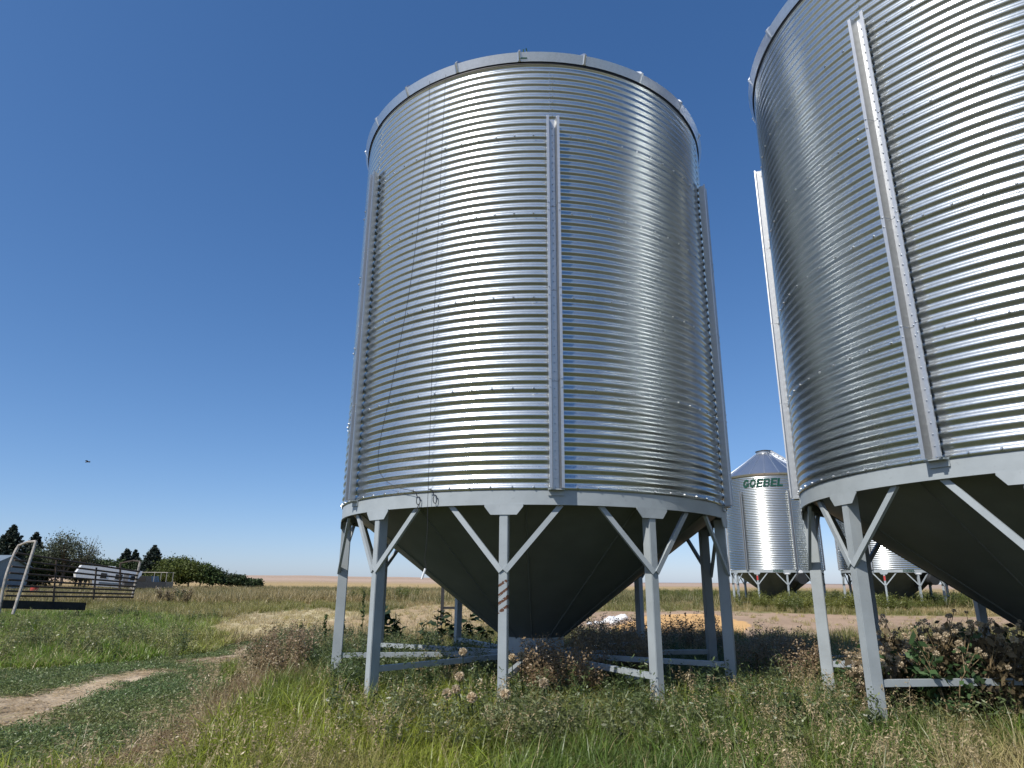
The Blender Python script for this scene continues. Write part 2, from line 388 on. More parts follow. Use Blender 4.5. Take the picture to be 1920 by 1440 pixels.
def bolt_mesh():
    m = MB()
    def bolt(r, a, z, s=.014, h=.011, da=0.0):
        ar = R_(a); n = Vector((math.sin(ar), -math.cos(ar), 0)); t = Vector((math.cos(ar), math.sin(ar), 0)); c = n * r + t * da + Vector((0, 0, z)); up = Vector((0, 0, 1))
        b = len(m.v)
        for k in range(6): q = 2 * math.pi * k / 6; m.v.append(tuple(c - n * .004 + t * math.cos(q) * s + up * math.sin(q) * s))
        for k in range(6): q = 2 * math.pi * k / 6; m.v.append(tuple(c + n * h + t * math.cos(q) * s * .6 + up * math.sin(q) * s * .6))
        for k in range(6): m.f.append((b + k, b + (k + 1) % 6, b + 6 + (k + 1) % 6, b + 6 + k))
        m.f.append(tuple(b + 6 + k for k in range(6)))
    rc = RB + AMP + .003
    for k in range(5):
        for i in range(72):
            if i % 12: bolt(rc, i * 5, k * H + (.004 if k else .006))
    for i in range(6):
        z = .1016
        bolt(RB + AMP + .012, i * 60, .004, .016)
        while z < 4.66: bolt(RB + AMP + .012, i * 60, z, .0095); z += CP
        for k in range(1, 4):
            for dz in (-.06, .04):
                for s in (-1, 1): bolt(RB + AMP + .106, i * 60, k * H + dz + .05, .009, .009, s * .066)
        for q in range(1, 8):
            for da in (-.028, .012): bolt(rc, i * 60, 4.72 + q * CP - (.05 if da > 0 else .0), .0085, .009, da)
    return m.mesh('bolts', M['bolt'])
BOLTS = bolt_mesh()

def ring_mesh(name, r_out, r_in, z0, z1, mat, seg=120, smooth=True):
    m = MB()
    for k in range(seg):
        a = 360 * k / seg
        m.v += [P(r_out, a, z0), P(r_out, a, z1), P(r_in, a, z1), P(r_in, a, z0)]
    for k in range(seg):
        b = k * 4; c = ((k + 1) % seg) * 4
        for q in range(4): m.f.append((b + q, b + (q + 1) % 4, c + (q + 1) % 4, c + q)[::-1])
    return m.mesh(name, mat, smooth, 40)
BAND = ring_mesh('band', RB - .003, RB - .03, -.182, -.004, M['paint'])
EAVE_SHADE = ring_mesh('eave_shade', RB + AMP + .006, RB - .02, 5 * H - .012, 5 * H + .03, M['black'])  # black ring standing in for the shadow gap below the eave flange
COLLAR = ring_mesh('collar', .43, .40, -1.90, -1.69, M['paint'], 48)

def gusset_mesh():
    m = MB(); pr = [(-4.45, -.176), (4.45, -.176), (4.45, -.202), (3.0, -.289), (-3.0, -.289), (-4.45, -.202)]
    m.prism(pr, lambda a, z: P(RB + .006, a, z), lambda a, z: P(RB - .004, a, z)); return m.mesh('gusset_plate', M['paint'])
GUSSET = gusset_mesh()
def leg_mesh(mat):
    m = MB(); w, yo, yi, t = .047, -(RB - .008), -(RB - .135), .006
    m.box(-w, w, yo, yi, -2.30, -.19)
    return m.mesh('leg', mat)
def bevel_mesh(me, w):
    import bmesh
    bm = bmesh.new(); bm.from_mesh(me); bmesh.ops.bevel(bm, geom=bm.edges[:], offset=w, segments=2, affect='EDGES'); bm.to_mesh(me); bm.free(); return me
LEG = bevel_mesh(leg_mesh(M['paint']), .006); LEG_RUST = bevel_mesh(leg_mesh(M['paint_rust']), .006)
def foot_mesh():
    m = MB(); m.box(-.11, .11, -(RB + .03), -(RB - .17), -2.325, -2.302); return m.mesh('foot_plate', M['paint'])
FOOT = foot_mesh()
def brace_mesh(s):
    m = MB(); r = RB - .012
    m.bar(P(r + .012, .55 * s, -.875), P(r - .035, 13.3 * s, -.172), .020, .056, (0, -1, 0)); 
    m2 = MB(); a = Vector(P(r + .016, .45 * s, -.875)); b = Vector(P(r - .04, 13.3 * s, -.172)); d = (b - a).normalized(); n = Vector((math.sin(R_(6 * s)), -math.cos(R_(6 * s)), 0)); sd = d.cross(n).normalized(); n = sd.cross(d).normalized() * -1
    if n.y > 0: n = -n
    q = []
    for p_ in (a, b): q += [p_ - sd * .028 - n * .03, p_ + sd * .028 - n * .03, p_ + sd * .028 + n * .004, p_ - sd * .028 + n * .004]
    m2.hexa(q); return m2.mesh('brace', M['paint'])
BRACES = [brace_mesh(-1), brace_mesh(1)]
def tie_mesh():
    m = MB(); m.box(-.03, .03, -(RB - .14), -.46, -1.96, -1.90); return m.mesh('floor_tie', M['paint'])
TIE = tie_mesh()
HUB = ring_mesh('hub_ring', .46, .38, -1.965, -1.905, M['paint'], 40)
def hopper_mesh():
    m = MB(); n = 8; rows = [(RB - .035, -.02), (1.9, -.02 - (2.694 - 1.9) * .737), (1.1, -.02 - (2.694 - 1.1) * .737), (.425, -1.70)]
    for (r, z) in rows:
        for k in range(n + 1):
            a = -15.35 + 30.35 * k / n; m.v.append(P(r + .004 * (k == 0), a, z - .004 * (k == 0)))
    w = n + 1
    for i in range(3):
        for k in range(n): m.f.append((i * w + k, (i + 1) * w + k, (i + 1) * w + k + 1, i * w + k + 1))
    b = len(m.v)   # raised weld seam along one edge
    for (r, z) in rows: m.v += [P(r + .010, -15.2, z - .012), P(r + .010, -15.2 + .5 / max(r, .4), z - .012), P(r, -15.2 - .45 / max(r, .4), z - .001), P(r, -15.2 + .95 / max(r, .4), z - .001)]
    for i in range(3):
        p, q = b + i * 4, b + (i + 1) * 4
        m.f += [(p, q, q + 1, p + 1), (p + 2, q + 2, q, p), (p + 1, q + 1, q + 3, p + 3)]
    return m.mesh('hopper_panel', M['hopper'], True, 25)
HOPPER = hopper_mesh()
def gate_mesh():
    m = MB(); m.box(-.33, .33, -.36, .36, -2.02, -1.967); m.box(-.05, .05, -.62, -.36, -2.0, -1.98); m.tube([(-.12, -.64, -1.99), (.12, -.64, -1.99)], .015); return m.mesh('slide_gate', M['dark'])
GATE = gate_mesh()
ZE = 5 * H + .012; TANR = .72
def roof_mesh():
    m = MB(); n = 6; half = 9.0; prof = [(RB + .030, ZE + .005), (RB + .075, ZE + .118), (RB + .045, ZE + .142), (1.6, ZE + .142 + (RB + .045 - 1.6) * TANR), (.46, ZE + .142 + (RB + .045 - .46) * TANR)]
    for (r, z) in prof:
        for k in range(n + 1): m.v.append(P(r, -half + 2 * half * k / n, z))
    w = n + 1
    for i in range(len(prof) - 1):
        for k in range(n): m.f.append((i * w + k, i * w + k + 1, (i + 1) * w + k + 1, (i + 1) * w + k))
    # raised rib along the right edge
    b = len(m.v); rp = [(RB + .040, ZE + .02), (RB + .094, ZE + .122), (RB + .060, ZE + .172), (1.6, ZE + .19 + (RB + .045 - 1.6) * TANR), (.47, ZE + .19 + (RB + .045 - .46) * TANR)]
    for i, (r, z) in enumerate(rp):
        pr, pz = prof[i]; da = math.degrees(.026 / max(r, .9)); db = math.degrees(.012 / max(r, .9))
        m.v += [P(pr, half - da, pz), P(r, half - db, z), P(r, half + db, z), P(pr, half + da, pz)]
    for i in range(len(rp) - 1):
        p, q = b + i * 4, b + i * 4 + 4
        for k in range(3): m.f.append((p + k, p + k + 1, q + k + 1, q + k))
    m.f.append((b, b + 1, b + 2, b + 3)[::-1])
    return m.mesh('roof_panel', M['galv_roof'], True, 28)
ROOF = roof_mesh()
ZP = ZE + .142 + (RB + .045 - .46) * TANR
PEAK = ring_mesh('peak_collar', .50, .46, ZP - .06, ZP + .12, M['galv_dull'], 40)
def lid_mesh():
    m = MB(); n = 28
    for r, z in ((.55, ZP + .11), (.55, ZP + .15), (.30, ZP + .21)): m.v += [P(r, 360 * k / n, z) for k in range(n)]
    for i in range(2):
        for k in range(n): m.f.append((i * n + k, i * n + (k + 1) % n, i * n + n + (k + 1) % n, i * n + n + k))
    m.f.append(tuple(2 * n + k for k in range(n))); m.f.append(tuple(reversed(range(n)))); return m.mesh('lid', M['dark'])
LID = lid_mesh()
def bracket_mesh():
    m = MB(); m.box(-.085, .085, -(RB + .085), -(RB - .002), -.030, -.021); m.box(-.085, .085, -(RB + .012), -(RB - .001), -.085, -.030)
    return m.mesh('stiffener_seat', M['paint'])
SEAT = bracket_mesh()

# block letters, unit height, italic, on the cylinder
def letter_polys(ch):
    s = .29
    if ch == 'E': return [[(0, 0), (s, 0), (s, 1), (0, 1)], [(s, 0), (.82, 0), (.82, .2), (s, .2)], [(s, .4), (.76, .4), (.76, .6), (s, .6)], [(s, .8), (.82, .8), (.82, 1), (s, 1)]], .9
    if ch == 'L': return [[(0, 0), (s, 0), (s, 1), (0, 1)], [(s, 0), (.78, 0), (.78, .22), (s, .22)]], .85
    if ch == 'B': return [[(0, 0), (s, 0), (s, 1), (0, 1)], [(s, 0), (.74, 0), (.74, .18), (s, .18)], [(s, .42), (.80, .42), (.80, .58), (s, .58)], [(s, .82), (.72, .82), (.72, 1), (s, 1)], [(.64, .10), (.88, .10), (.88, .42), (.64, .42)], [(.62, .58), (.84, .58), (.84, .90), (.62, .90)]], .98
    ring = []
    n = 16 if ch == 'O' else 13
    for k in range(n):
        a0 = (2 * math.pi * k / 16) + (R_(28) if ch == 'G' else 0); a1 = a0 + 2 * math.pi / 16
        c = lambda a, q: (.44 + .44 * q * math.cos(a), .5 + .52 * q * math.sin(a))
        ring.append([c(a0, .52), c(a0, 1), c(a1, 1), c(a1, .52)])
    if ch == 'G': ring += [[(.46, .36), (.88, .36), (.88, .54), (.46, .54)], [(.68, .08), (.88, .08), (.88, .36), (.68, .36)]]
    else:
        for k in range(8):
            a = 2 * math.pi * k / 8; ring.append([(.44 + .44 * q * math.cos(a + w), .5 + .5 * q * math.sin(a + w)) for q, w in ((.95, -.14), (1.14, -.11), (1.14, .11), (.95, .14))])
    return ring, 1.0
def letters(parent, text, az, z0, hgt, width, r, zb, mat):
    total = sum(letter_polys(c)[1] for c in text); sc = width / total; u0 = -width / 2
    for ch in text:
        polys, adv = letter_polys(ch); m = MB()
        for pl in polys:
            xs = []
            for (u, v) in pl: xs.append((u0 + u * sc + v * hgt * .22, v * hgt))
            m.prism(xs, lambda u, v: P(r, az + math.degrees(u / r), z0 + v), lambda u, v: P(r + .004, az + math.degrees(u / r), z0 + v))
        m.build('letter', mat, parent, (0, 0, zb)); u0 += adv * sc

def make_bin(label, cx, cy, zb, phase, leg_off, group, text=False, fan=False, ladder=False, rust_leg=None, seat=True):
    root = empty('hopper_bin', (cx, cy, 0), phase); tag(root, label, 'grain bin', group); z = (0, 0, zb)
    q = 0
    for k in range(5):
        for i in range(6):
            o = link('wall_sheet', SHEETS[(q * 7 + k) % 4], root, (0, 0, zb + k * H), R_(60 * i + 30)); q += 1
    for i in range(6):
        st = link('stiffener', STIFF, root, z, R_(60 * i)); link('stiffener_seat', SEAT, st)
    tag(link('bolts', BOLTS, root, z), kind='stuff')
    link('band', BAND, root, z); link('eave_shade', EAVE_SHADE, root, z)
    for i in range(10):
        a = R_(leg_off + 36 * i)
        lg = link('leg', LEG_RUST if i == rust_leg else LEG, root, z, a); link('foot_plate', FOOT, lg)
        link('gusset_plate', GUSSET, root, z, a)
        for b in BRACES: link('brace', b, root, z, a)
        link('floor_tie', TIE, root, z, a)
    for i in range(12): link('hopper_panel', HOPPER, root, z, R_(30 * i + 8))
    link('collar', COLLAR, root, z); link('hub_ring', HUB, root, z); link('slide_gate', GATE, root, z, R_(leg_off + 18))
    for i in range(20): link('roof_panel', ROOF, root, z, R_(18 * i + .3) - 0)
    link('peak_collar', PEAK, root, z); link('lid', LID, root, z)
    if text:
        letters(root, 'GOEBEL', text[0], 4.90, .50, 2.45, RB + AMP + .014, zb, M['green'])
        letters(root, 'GOEBEL', text[1], -.155, .12, .62, RB + .001, zb, M['green'])
        m = MB(); a0 = text[2]
        m.prism([(-1.0, -.62), (1.0, -.62), (1.0, -.36), (-1.0, -.36)], lambda a, zz: P(RB - .003, a, zz), lambda a, zz: P(RB - .0075, a, zz)); d = m.build('warning_decal', M['red'], root, z, R_(a0))
        m = MB(); m.prism([(-2.4, -.27), (2.4, -.27), (2.4, -.20), (-2.4, -.20)], lambda a, zz: P(RB + .010, a, zz), lambda a, zz: P(RB + .0062, a, zz)); m.build('data_plate', M['white'], root, z, R_(a0 + 36))
    if fan:
        a = fan; fo = empty('aeration_fan'); fo.parent = root; fo.location = z
        m = MB(); m.tube([P(1.75, a, -.95), P(2.25, a, -.62), P(2.5, a, -.52)], .22, 16); m.build('duct', M['dark'], fo, smooth=True, angle=40)
        m = MB(); m.tube([P(2.46, a, -.52), P(2.86, a, -.52)], .31, 20); m.build('housing', M['dark'], fo, smooth=True, angle=40)
        m = MB(); m.tube([P(2.87, a, -.52), P(2.93, a, -.52)], .32, 20); m.build('inlet_ring', M['dark'], fo, smooth=True, angle=40)
        m = MB(); m.tube([P(2.60, a, -.15), P(2.86, a, -.15)], .11, 12); m.build('motor', M['white'], fo, smooth=True, angle=40)
    if ladder:
        a = ladder; lo = empty('roof_ladder'); lo.parent = root; lo.location = z
        rz = lambda r: ZE + .26 + (RB + .045 - r) * TANR
        for s in (-.2, .2):
            m = MB(); m.bar(Vector(P(.5, a, rz(.5))) + Vector((math.cos(R_(a)), math.sin(R_(a)), 0)) * s, Vector(P(RB + .1, a, rz(RB + .1))) + Vector((math.cos(R_(a)), math.sin(R_(a)), 0)) * s, .03, .11); m.build('rail', M['galv_dull'], lo)
        for k in range(9):
            r = .65 + k * .26; t = Vector((math.cos(R_(a)), math.sin(R_(a)), 0)); c = Vector(P(r, a, rz(r) + .02)); m = MB(); m.bar(c - t * .2, c + t * .2, .09, .03); m.build('rung', M['galv_dull'], lo)
    return root

Z1, Z2 = CAMZ + .9978, CAMZ + 1.0661
C1, C2 = (-.1132, 9.9984), (5.7061, 7.3580)
PH1, PH2 = .1036, -.9859
b1 = make_bin('large corrugated steel hopper bin with rust scraped front leg and hanging cables', C1[0], C1[1], Z1, PH1, -11.9, 'hopper bins', rust_leg=0)
b2 = make_bin('large corrugated steel hopper bin beside the thistle clump, with no cables or lettering', C2[0], C2[1], Z2, PH2, -23.2, 'hopper bins')
Z3 = CAMZ + .919
ROWD = (5.8193, -2.6404)
C3 = (14.79, 44.29)
b3 = make_bin('far hopper bin with green lettering below its conical roof', C3[0], C3[1], Z3, .1055, -12, 'far row of hopper bins', text=(-31, -22, -48), fan=4, ladder=46)
C4 = (C3[0] + ROWD[0], C3[1] + ROWD[1]); C5 = (C3[0] + 2 * ROWD[0], C3[1] + 2 * ROWD[1])
b4 = make_bin('far hopper bin seen under the grey cone of a near bin', C4[0], C4[1], Z3, .1055 + .12, -12, 'far row of hopper bins', text=(-31, -22, -48), fan=4)
b5 = make_bin('far hopper bin ending its row, only legs showing below a near cone', C5[0], C5[1], Z3, .1055 + .12, -12, 'far row of hopper bins')

# ------------------------------------------------------------------ cables and small fittings of the near bin
def on_bin(c, x, y, r, zoff=0.0):
    """photo pixel -> point on the vertical cylinder of radius r about c"""
    d = ray(x, y); a = d[0] ** 2 + d[1] ** 2; b = -2 * (d[0] * c[0] + d[1] * c[1]); cc = c[0] ** 2 + c[1] ** 2 - r * r
    t = (-b - math.sqrt(max(b * b - 4 * a * cc, 0))) / 2 / a; return Vector((d[0] * t, d[1] * t, d[2] * t + CAMZ))
def spline(pts, n=8):
    pts = [Vector(p) for p in pts]; out = []
    for i in range(len(pts) - 1):
        p0, p1, p2, p3 = pts[max(i - 1, 0)], pts[i], pts[i + 1], pts[min(i + 2, len(pts) - 1)]
        for k in range(n):
            t = k / n; out.append(.5 * ((2 * p1) + (p2 - p0) * t + (2 * p0 - 5 * p1 + 4 * p2 - p3) * t * t + (3 * p1 - p0 - 3 * p2 + p3) * t ** 3))
    return out + [pts[-1]]
def hook(m, p):
    t = Vector((1, 0, 0)); m.tube([p + Vector((0, -.01, .0)), p + Vector((.05, -.02, -.015)), p + Vector((.07, -.02, -.07))], .006, 6)
    c = p + Vector((.085, -.02, -.115)); m.tube([c + Vector((math.cos(a) * .022, 0, math.sin(a) * .045)) for a in np.linspace(0, 6.3, 14)], .005, 6, False)
rc = RB + AMP + .02
root = empty('pull_cable', (C1[0] - 1.2, C1[1] - 2.4, 0)); tag(root, 'thin black cable bowing down the near bin wall to a hook', 'cable', 'lid cables')
off = root.location
m = MB(); pts = [on_bin(C1, x, y, rc + e) for x, y, e in ((806, 152, .06), (802, 240, .03), (790, 360, .05), (770, 530, .08), (735, 720, .10), (714, 820, .10), (709, 870, .08), (718, 895, .05), (740, 912, .03), (772, 920, .02))]
m.tube([p - off for p in spline(pts)], .0032, 5); m.build('cable', M['cable'], root)
m = MB(); hook(m, pts[-1] - off); q = pts[-1] - off; m.tube(spline([q + Vector((.09, -.02, -.15)), q + Vector((.08, -.02, -.19)), q + Vector((.05, -.02, -.25))], 4), .005, 5); m.build('hook', M['cable'], root)
root = empty('pull_cable', (C1[0] - 1.0, C1[1] - 2.5, 0)); tag(root, 'thin black cable hanging straight past the grey cone to a white handle', 'cable', 'lid cables'); off = root.location
m = MB(); pts = [on_bin(C1, x, y, rc + e) for x, y, e in ((836, 140, .06), (830, 250, .03), (822, 420, .04), (812, 640, .03), (805, 850, .025), (803, 915, .02), (802, 940, .02), (801, 1000, .02), (796, 1050, .0))]
m.tube([p - off for p in spline(pts)], .0028, 5); m.build('cable', M['cable'], root)
m = MB(); hook(m, on_bin(C1, 803, 917, rc + .01) - off); m.build('hook', M['cable'], root)
m = MB(); e = pts[-1] - off; m.tube([e, e + Vector((.02, 0, -.05)), e + Vector((.01, 0, -.12)), e + Vector((-.03, 0, -.19))], .003, 5); m.build('loop', M['cable'], root)
m = MB(); m.tube([e + Vector((.015, -.01, -.09)), e + Vector((-.02, -.01, -.20))], .012, 8); m.build('handle', M['white'], root)
# crank bracket peeping over the eave
cb = on_bin(C1, 980, 106, RB + .03); root = empty('lid_crank', cb - Vector((0, 0, .05))); tag(root, 'small dark green crank bracket peeping over the roof edge', 'crank')
m = MB(); m.box(-.05, .06, -.02, .02, 0, .09); m.box(.0, .02, -.02, .02, .09, .15); m.build('bracket', M['green'], root)
m = MB(); m.tube([(-.11, 0, .085), (-.06, 0, .08)], .022, 8); m.build('wheel', M['green'], root)
m = MB(); m.tube([(.05, 0, .05), (.055, 0, .13), (.045, -.01, .17)], .009, 6); m.build('handle', M['green'], root)

# ------------------------------------------------------------------ rusty ladder post behind the near hopper, ground bars, bags
root = empty('loading_ramp_frame', gnd(840, 1172)); tag(root, 'dark rusty post with two crossbars standing behind the near hopper', 'frame')
p0 = gnd(828, 1170); o_ = root.location
hgt = 1.45
m = MB(); a = Vector(p0) - o_; m.bar(a + Vector((0, 0, -.05)), a + Vector((0, 0, hgt)), .10, .10, (0, 1, 0)); m.build('post', M['dark'], root)
for zz in (.52, 1.25):
    m = MB(); m.bar(a + Vector((.036, 0, zz)), a + Vector((.62, .05, zz)), .08, .08); m.build('crossbar', M['dark'], root)
def lying_bar(a, b, w, lab):
    a = Vector(a); b = Vector(b); c = (a + b) / 2; r = empty('steel_bar', c); tag(r, lab, 'bar', 'loose steel bars'); mm = MB(); mm.bar(a - c, b - c, w, .06); bevel_mesh(mm.build('channel', M['paint'], r).data, .006)
lying_bar(gnd(1556, 1233, .2), gnd(1706, 1236, .2), .09, 'wide pale steel bar lying behind the bin beside the thistles')
lying_bar(gnd(1492, 1236, .26), gnd(1700, 1251, .26), .06, 'thin pale steel bar lying aslant under the bin beside the thistles')
lying_bar(gnd(652, 1206, .14), gnd(735, 1212, .14), .06, 'thin pale steel bar in the grass behind the left legs')

def lump(name, r, seed, mat, flat=.7):
    rg = np.random.default_rng(seed); m = MB(); nu, nv = 9, 6; vs_ = []
    for j in range(nv + 1):
        for i in range(nu):
            th = math.pi * j / nv; ph = 2 * math.pi * i / nu; k = r * (.75 + .5 * rg.random()) if 0 < j < nv else r * .85
            m.v.append((k * math.sin(th) * math.cos(ph), k * math.sin(th) * math.sin(ph), k * flat * math.cos(th) + r * flat * .8))
    for j in range(nv):
        for i in range(nu): m.f.append((j * nu + i, (j + 1) * nu + i, (j + 1) * nu + (i + 1) % nu, j * nu + (i + 1) % nu))
    return m.mesh(name, mat, True, 60)
BAGM = [lump('crumpled_bag', .22, s, M['bag']) for s in (1, 2, 3)]
for i, (x, y, s) in enumerate(((1106, 1169, .7), (1118, 1168, .8), (1128, 1167, .7), (1139, 1166, 1.2), (1147, 1164, 1.4), (1154, 1166, 1.2), (1160, 1163, 1.3), (1167, 1160, 1.5), (1150, 1168, 1.0))):
    o = link('crumpled_bag', BAGM[i % 3], None, gnd(x, y + 4), i * 1.3); s *= .62; o.scale = (s, s, s); tag(o, 'white crumpled bag in the heap beside the spilled tan grain', 'bag', 'heap of white bags')
for x, y, s in ((1182, 1250, .35), (1193, 1252, .3), (1212, 1256, .45)):
    d = at(x, y, 9.6); o = link('plastic_scrap', BAGM[0], None, (d.x, d.y, .12)); o.scale = (s, s, s * .7); tag(o, 'scrap of white plastic in the weeds below the near hopper', 'scrap', 'plastic scraps')

# ------------------------------------------------------------------ cattle panels, shed, camper, truck
def pipe(parent, name, pts, r, mat): m = MB(); m.tube(pts, r, 8); return m.build(name, mat, parent, smooth=True, angle=40)
root = empty('cattle_panel', (0, 0, 0)); base = at(14, 1150, 22.5); base.z = 0; root.location = base
tag(root, 'leaning rusty pipe cattle panel with arched pale end posts', 'cattle panel')
Q = lambda x, y, d: at(x, y, d) - base
f1 = [Q(-2, 1150, 22), Q(10, 1085, 22), Q(26, 1040, 22.2), Q(36, 1022, 22.3)]
pipe(root, 'end_post', spline(f1, 4), .045, M['palepipe']); pipe(root, 'end_post', [Q(24, 1152, 21.5), Q(68, 1014, 22)], .045, M['palepipe'])
pipe(root, 'arch', [Q(35, 1023, 22.3), Q(52, 1016, 22.1), Q(67, 1015, 22)], .04, M['palepipe'])
pipe(root, 'end_post', [Q(248, 1118, 27), Q(263, 1053, 27)], .045, M['palepipe']); pipe(root, 'end_post', [Q(224, 1108, 28.5), Q(226, 1056, 28.5)], .04, M['rusty'])
pipe(root, 'arch', [Q(226, 1056, 28.5), Q(250, 1051, 28), Q(263, 1053, 27)], .03, M['rusty'])
for (xa, ya, xb, yb) in ((30, 1037, 262, 1072), (27, 1050, 258, 1079), (22, 1062, 258, 1086), (18, 1074, 256, 1093), (15, 1087, 254, 1100), (13, 1098, 252, 1107), (11, 1108, 251, 1114), (9, 1117, 250, 1120)):
    pipe(root, 'rail', [Q(xa, ya, 22), Q(xb, yb, 27)], .032, M['rusty'])
for x, dep, y0, y1 in ((100, 23.5, 1130, 1050), (175, 25, 1124, 1064)): pipe(root, 'upright', [Q(x, y0, dep), Q(x + 6, y1, dep)], .03, M['rusty'])
m = MB(); a_, b_ = Q(4, 1133, 22), Q(160, 1137, 24.2); m.bar(a_, b_, .06, .26); m.build('shade_strip', M['panel_shade'], root)  # dark strip modelled in place of the shade along the panel's foot

root = empty('metal_shed', (0, 0, 0)); c = at(-60, 1100, 70); c.z = float(height(c.x, c.y)); root.location = c; tag(root, 'blue grey metal shed beside the dark spruces', 'shed')
m = MB(); m.box(-4.6, 3.9, -3, 3, 0, 2.5); m.build('wall', M['shed'], root)
for i in range(14): m = MB(); x = -4.45 + i * .62; m.box(x, x + .05, -3.03, -3.002, .02, 2.48); m.build('wall_rib', M['shed'], root)
m = MB(); m.add([(-4.9, -3.3, 2.45), (4.2, -3.3, 2.45), (4.2, 0, 3.7), (-4.9, 0, 3.7), (-4.9, 3.3, 2.45), (4.2, 3.3, 2.45), (-4.9, -3.3, 2.55), (4.2, -3.3, 2.55), (4.2, 0, 3.8), (-4.9, 0, 3.8), (-4.9, 3.3, 2.55), (4.2, 3.3, 2.55)], [(0, 3, 2, 1), (3, 4, 5, 2), (6, 7, 8, 9), (9, 8, 11, 10), (0, 1, 7, 6), (1, 2, 8, 7), (2, 5, 11, 8), (5, 4, 10, 11), (4, 3, 9, 10), (3, 0, 6, 9)]); m.build('roof', M['shed'], root)
m = MB(); m.add([(3.9, -3, 2.5), (3.9, 3, 2.5), (3.9, 0, 3.66), (3.85, -3, 2.5), (3.85, 3, 2.5), (3.85, 0, 3.66)], [(0, 1, 2), (3, 5, 4), (0, 2, 5, 3), (1, 4, 5, 2)]); m.build('gable', M['shed'], root)

def wheel(parent, loc, r, w, axis='y'):
    e = empty('wheel'); e.parent = parent; e.location = loc
    dv = Vector((0, w / 2, 0)) if axis == 'y' else Vector((w / 2, 0, 0))
    m = MB(); m.tube([-dv, dv], r, 20); m.build('tyre', M['tyre'], e, smooth=True, angle=40)
    m = MB(); m.tube([-dv * 1.06, dv * 1.06], r * .55, 14); m.build('rim', M['palepipe'], e, smooth=True, angle=40)
root = empty('camper_trailer', (0, 0, 0)); c = at(198, 1100, 80); c.z = float(height(c.x, c.y)); root.location = c; root.rotation_euler = (0, R_(4.5), R_(40)); root.scale = (.9, .9, .9)
tag(root, 'white fifth wheel camper trailer parked behind the cattle panel', 'trailer')
m = MB(); pf = [(-3.7, 1.35), (-3.9, 2.0), (-3.45, 3.05), (-1.2, 3.05), (3.6, 2.95), (3.6, .65), (-1.7, .65), (-1.9, 1.35)]
m.prism(pf, lambda x, z: (x, -1.2, z), lambda x, z: (x, 1.2, z)); m.build('body', M['white'], root)
for x0, x1, z0, z1 in ((-1.1, -.4, 1.7, 2.3), (.6, 1.4, 1.7, 2.3), (2.4, 3.0, 1.75, 2.25)):
    m = MB(); m.box(x0, x1, -1.235, -1.203, z0, z1); w_ = m.build('window', M['glass'], root); m = MB(); m.box(x0 - .05, x1 + .05, -1.228, -1.202, z0 - .05, z0 - .003); m.build('frame', M['dark'], w_)
m = MB(); m.box(1.55, 2.15, -1.235, -1.203, .75, 2.55); m.build('door', M['palepipe'], root)
m = MB(); m.box(-1.1, 3.5, -1.225, -1.203, .95, 1.2); m.build('stripe', M['shed'], root)
for x in (1.2, 2.0): wheel(root, (x, -1.05, .35), .35, .24); wheel(root, (x, 1.05, .35), .35, .24)
m = MB(); m.box(-2.6, -2.45, -.9, -.75, 0, 1.36); m.build('jack_leg', M['dark'], root)
m = MB(); m.box(-.3, .5, -.4, .4, 3.03, 3.25); m.build('air_conditioner', M['white'], root)

root = empty('pickup_truck', (0, 0, 0)); c = at(278, 1100, 80); c.z = float(height(c.x, c.y)); root.location = c; root.rotation_euler = (0, 0, R_(5)); tag(root, 'dark pickup truck with a pipe rack behind the camper trailer', 'truck')
m = MB(); pf = [(-2.3, .5), (-2.3, 1.15), (-1.15, 1.2), (-.6, 1.85), (.6, 1.85), (.75, 1.2), (2.4, 1.2), (2.4, .5)]; m.prism(pf, lambda x, z: (x, -.95, z), lambda x, z: (x, .95, z)); m.build('body', M['truck'], root)
m = MB(); m.prism([(-.95, 1.22), (-.52, 1.75), (.0, 1.75), (.0, 1.22)], lambda x, z: (x, -.962, z), lambda x, z: (x, -.953, z)); m.build('window', M['glass'], root)
for x in (-1.5, 1.5): wheel(root, (x, -.82, .38), .38, .25); wheel(root, (x, .82, .38), .38, .25)
for s in (-.85, .85):
    for x in (.9, 2.3): m = MB(); m.tube([(x, s, 1.2), (x, s, 2.25)], .035, 6); m.build('rack_post', M['palepipe'], root)
    m = MB(); m.tube([(-.6, s, 2.25), (2.4, s, 2.25)], .04, 6); m.build('rack_rail', M['palepipe'], root)
for x in (.9, 2.3): m = MB(); m.tube([(x, -.85, 2.25), (x, .85, 2.25)], .035, 6); m.build('rack_bar', M['palepipe'], root)
c = at(66, 1098, 55); c.z = float(height(c.x, c.y)); root = empty('red_barrel', c); tag(root, 'faded red barrel seen through the cattle panel rails', 'barrel')
m = MB(); m.tube([(0, 0, 0), (0, 0, .88)], .29, 16); m.build('drum', M['red'], root, smooth=True, angle=40)
for z in (.3, .6): m = MB(); m.tube([(0, 0, z - .015), (0, 0, z + .015)], .305, 16); m.build('hoop', M['red'], root, smooth=True, angle=40)
m = MB(); m.tube([(0, 0, .87), (0, 0, .90)], .27, 16); m.build('lid', M['rusty'], root)

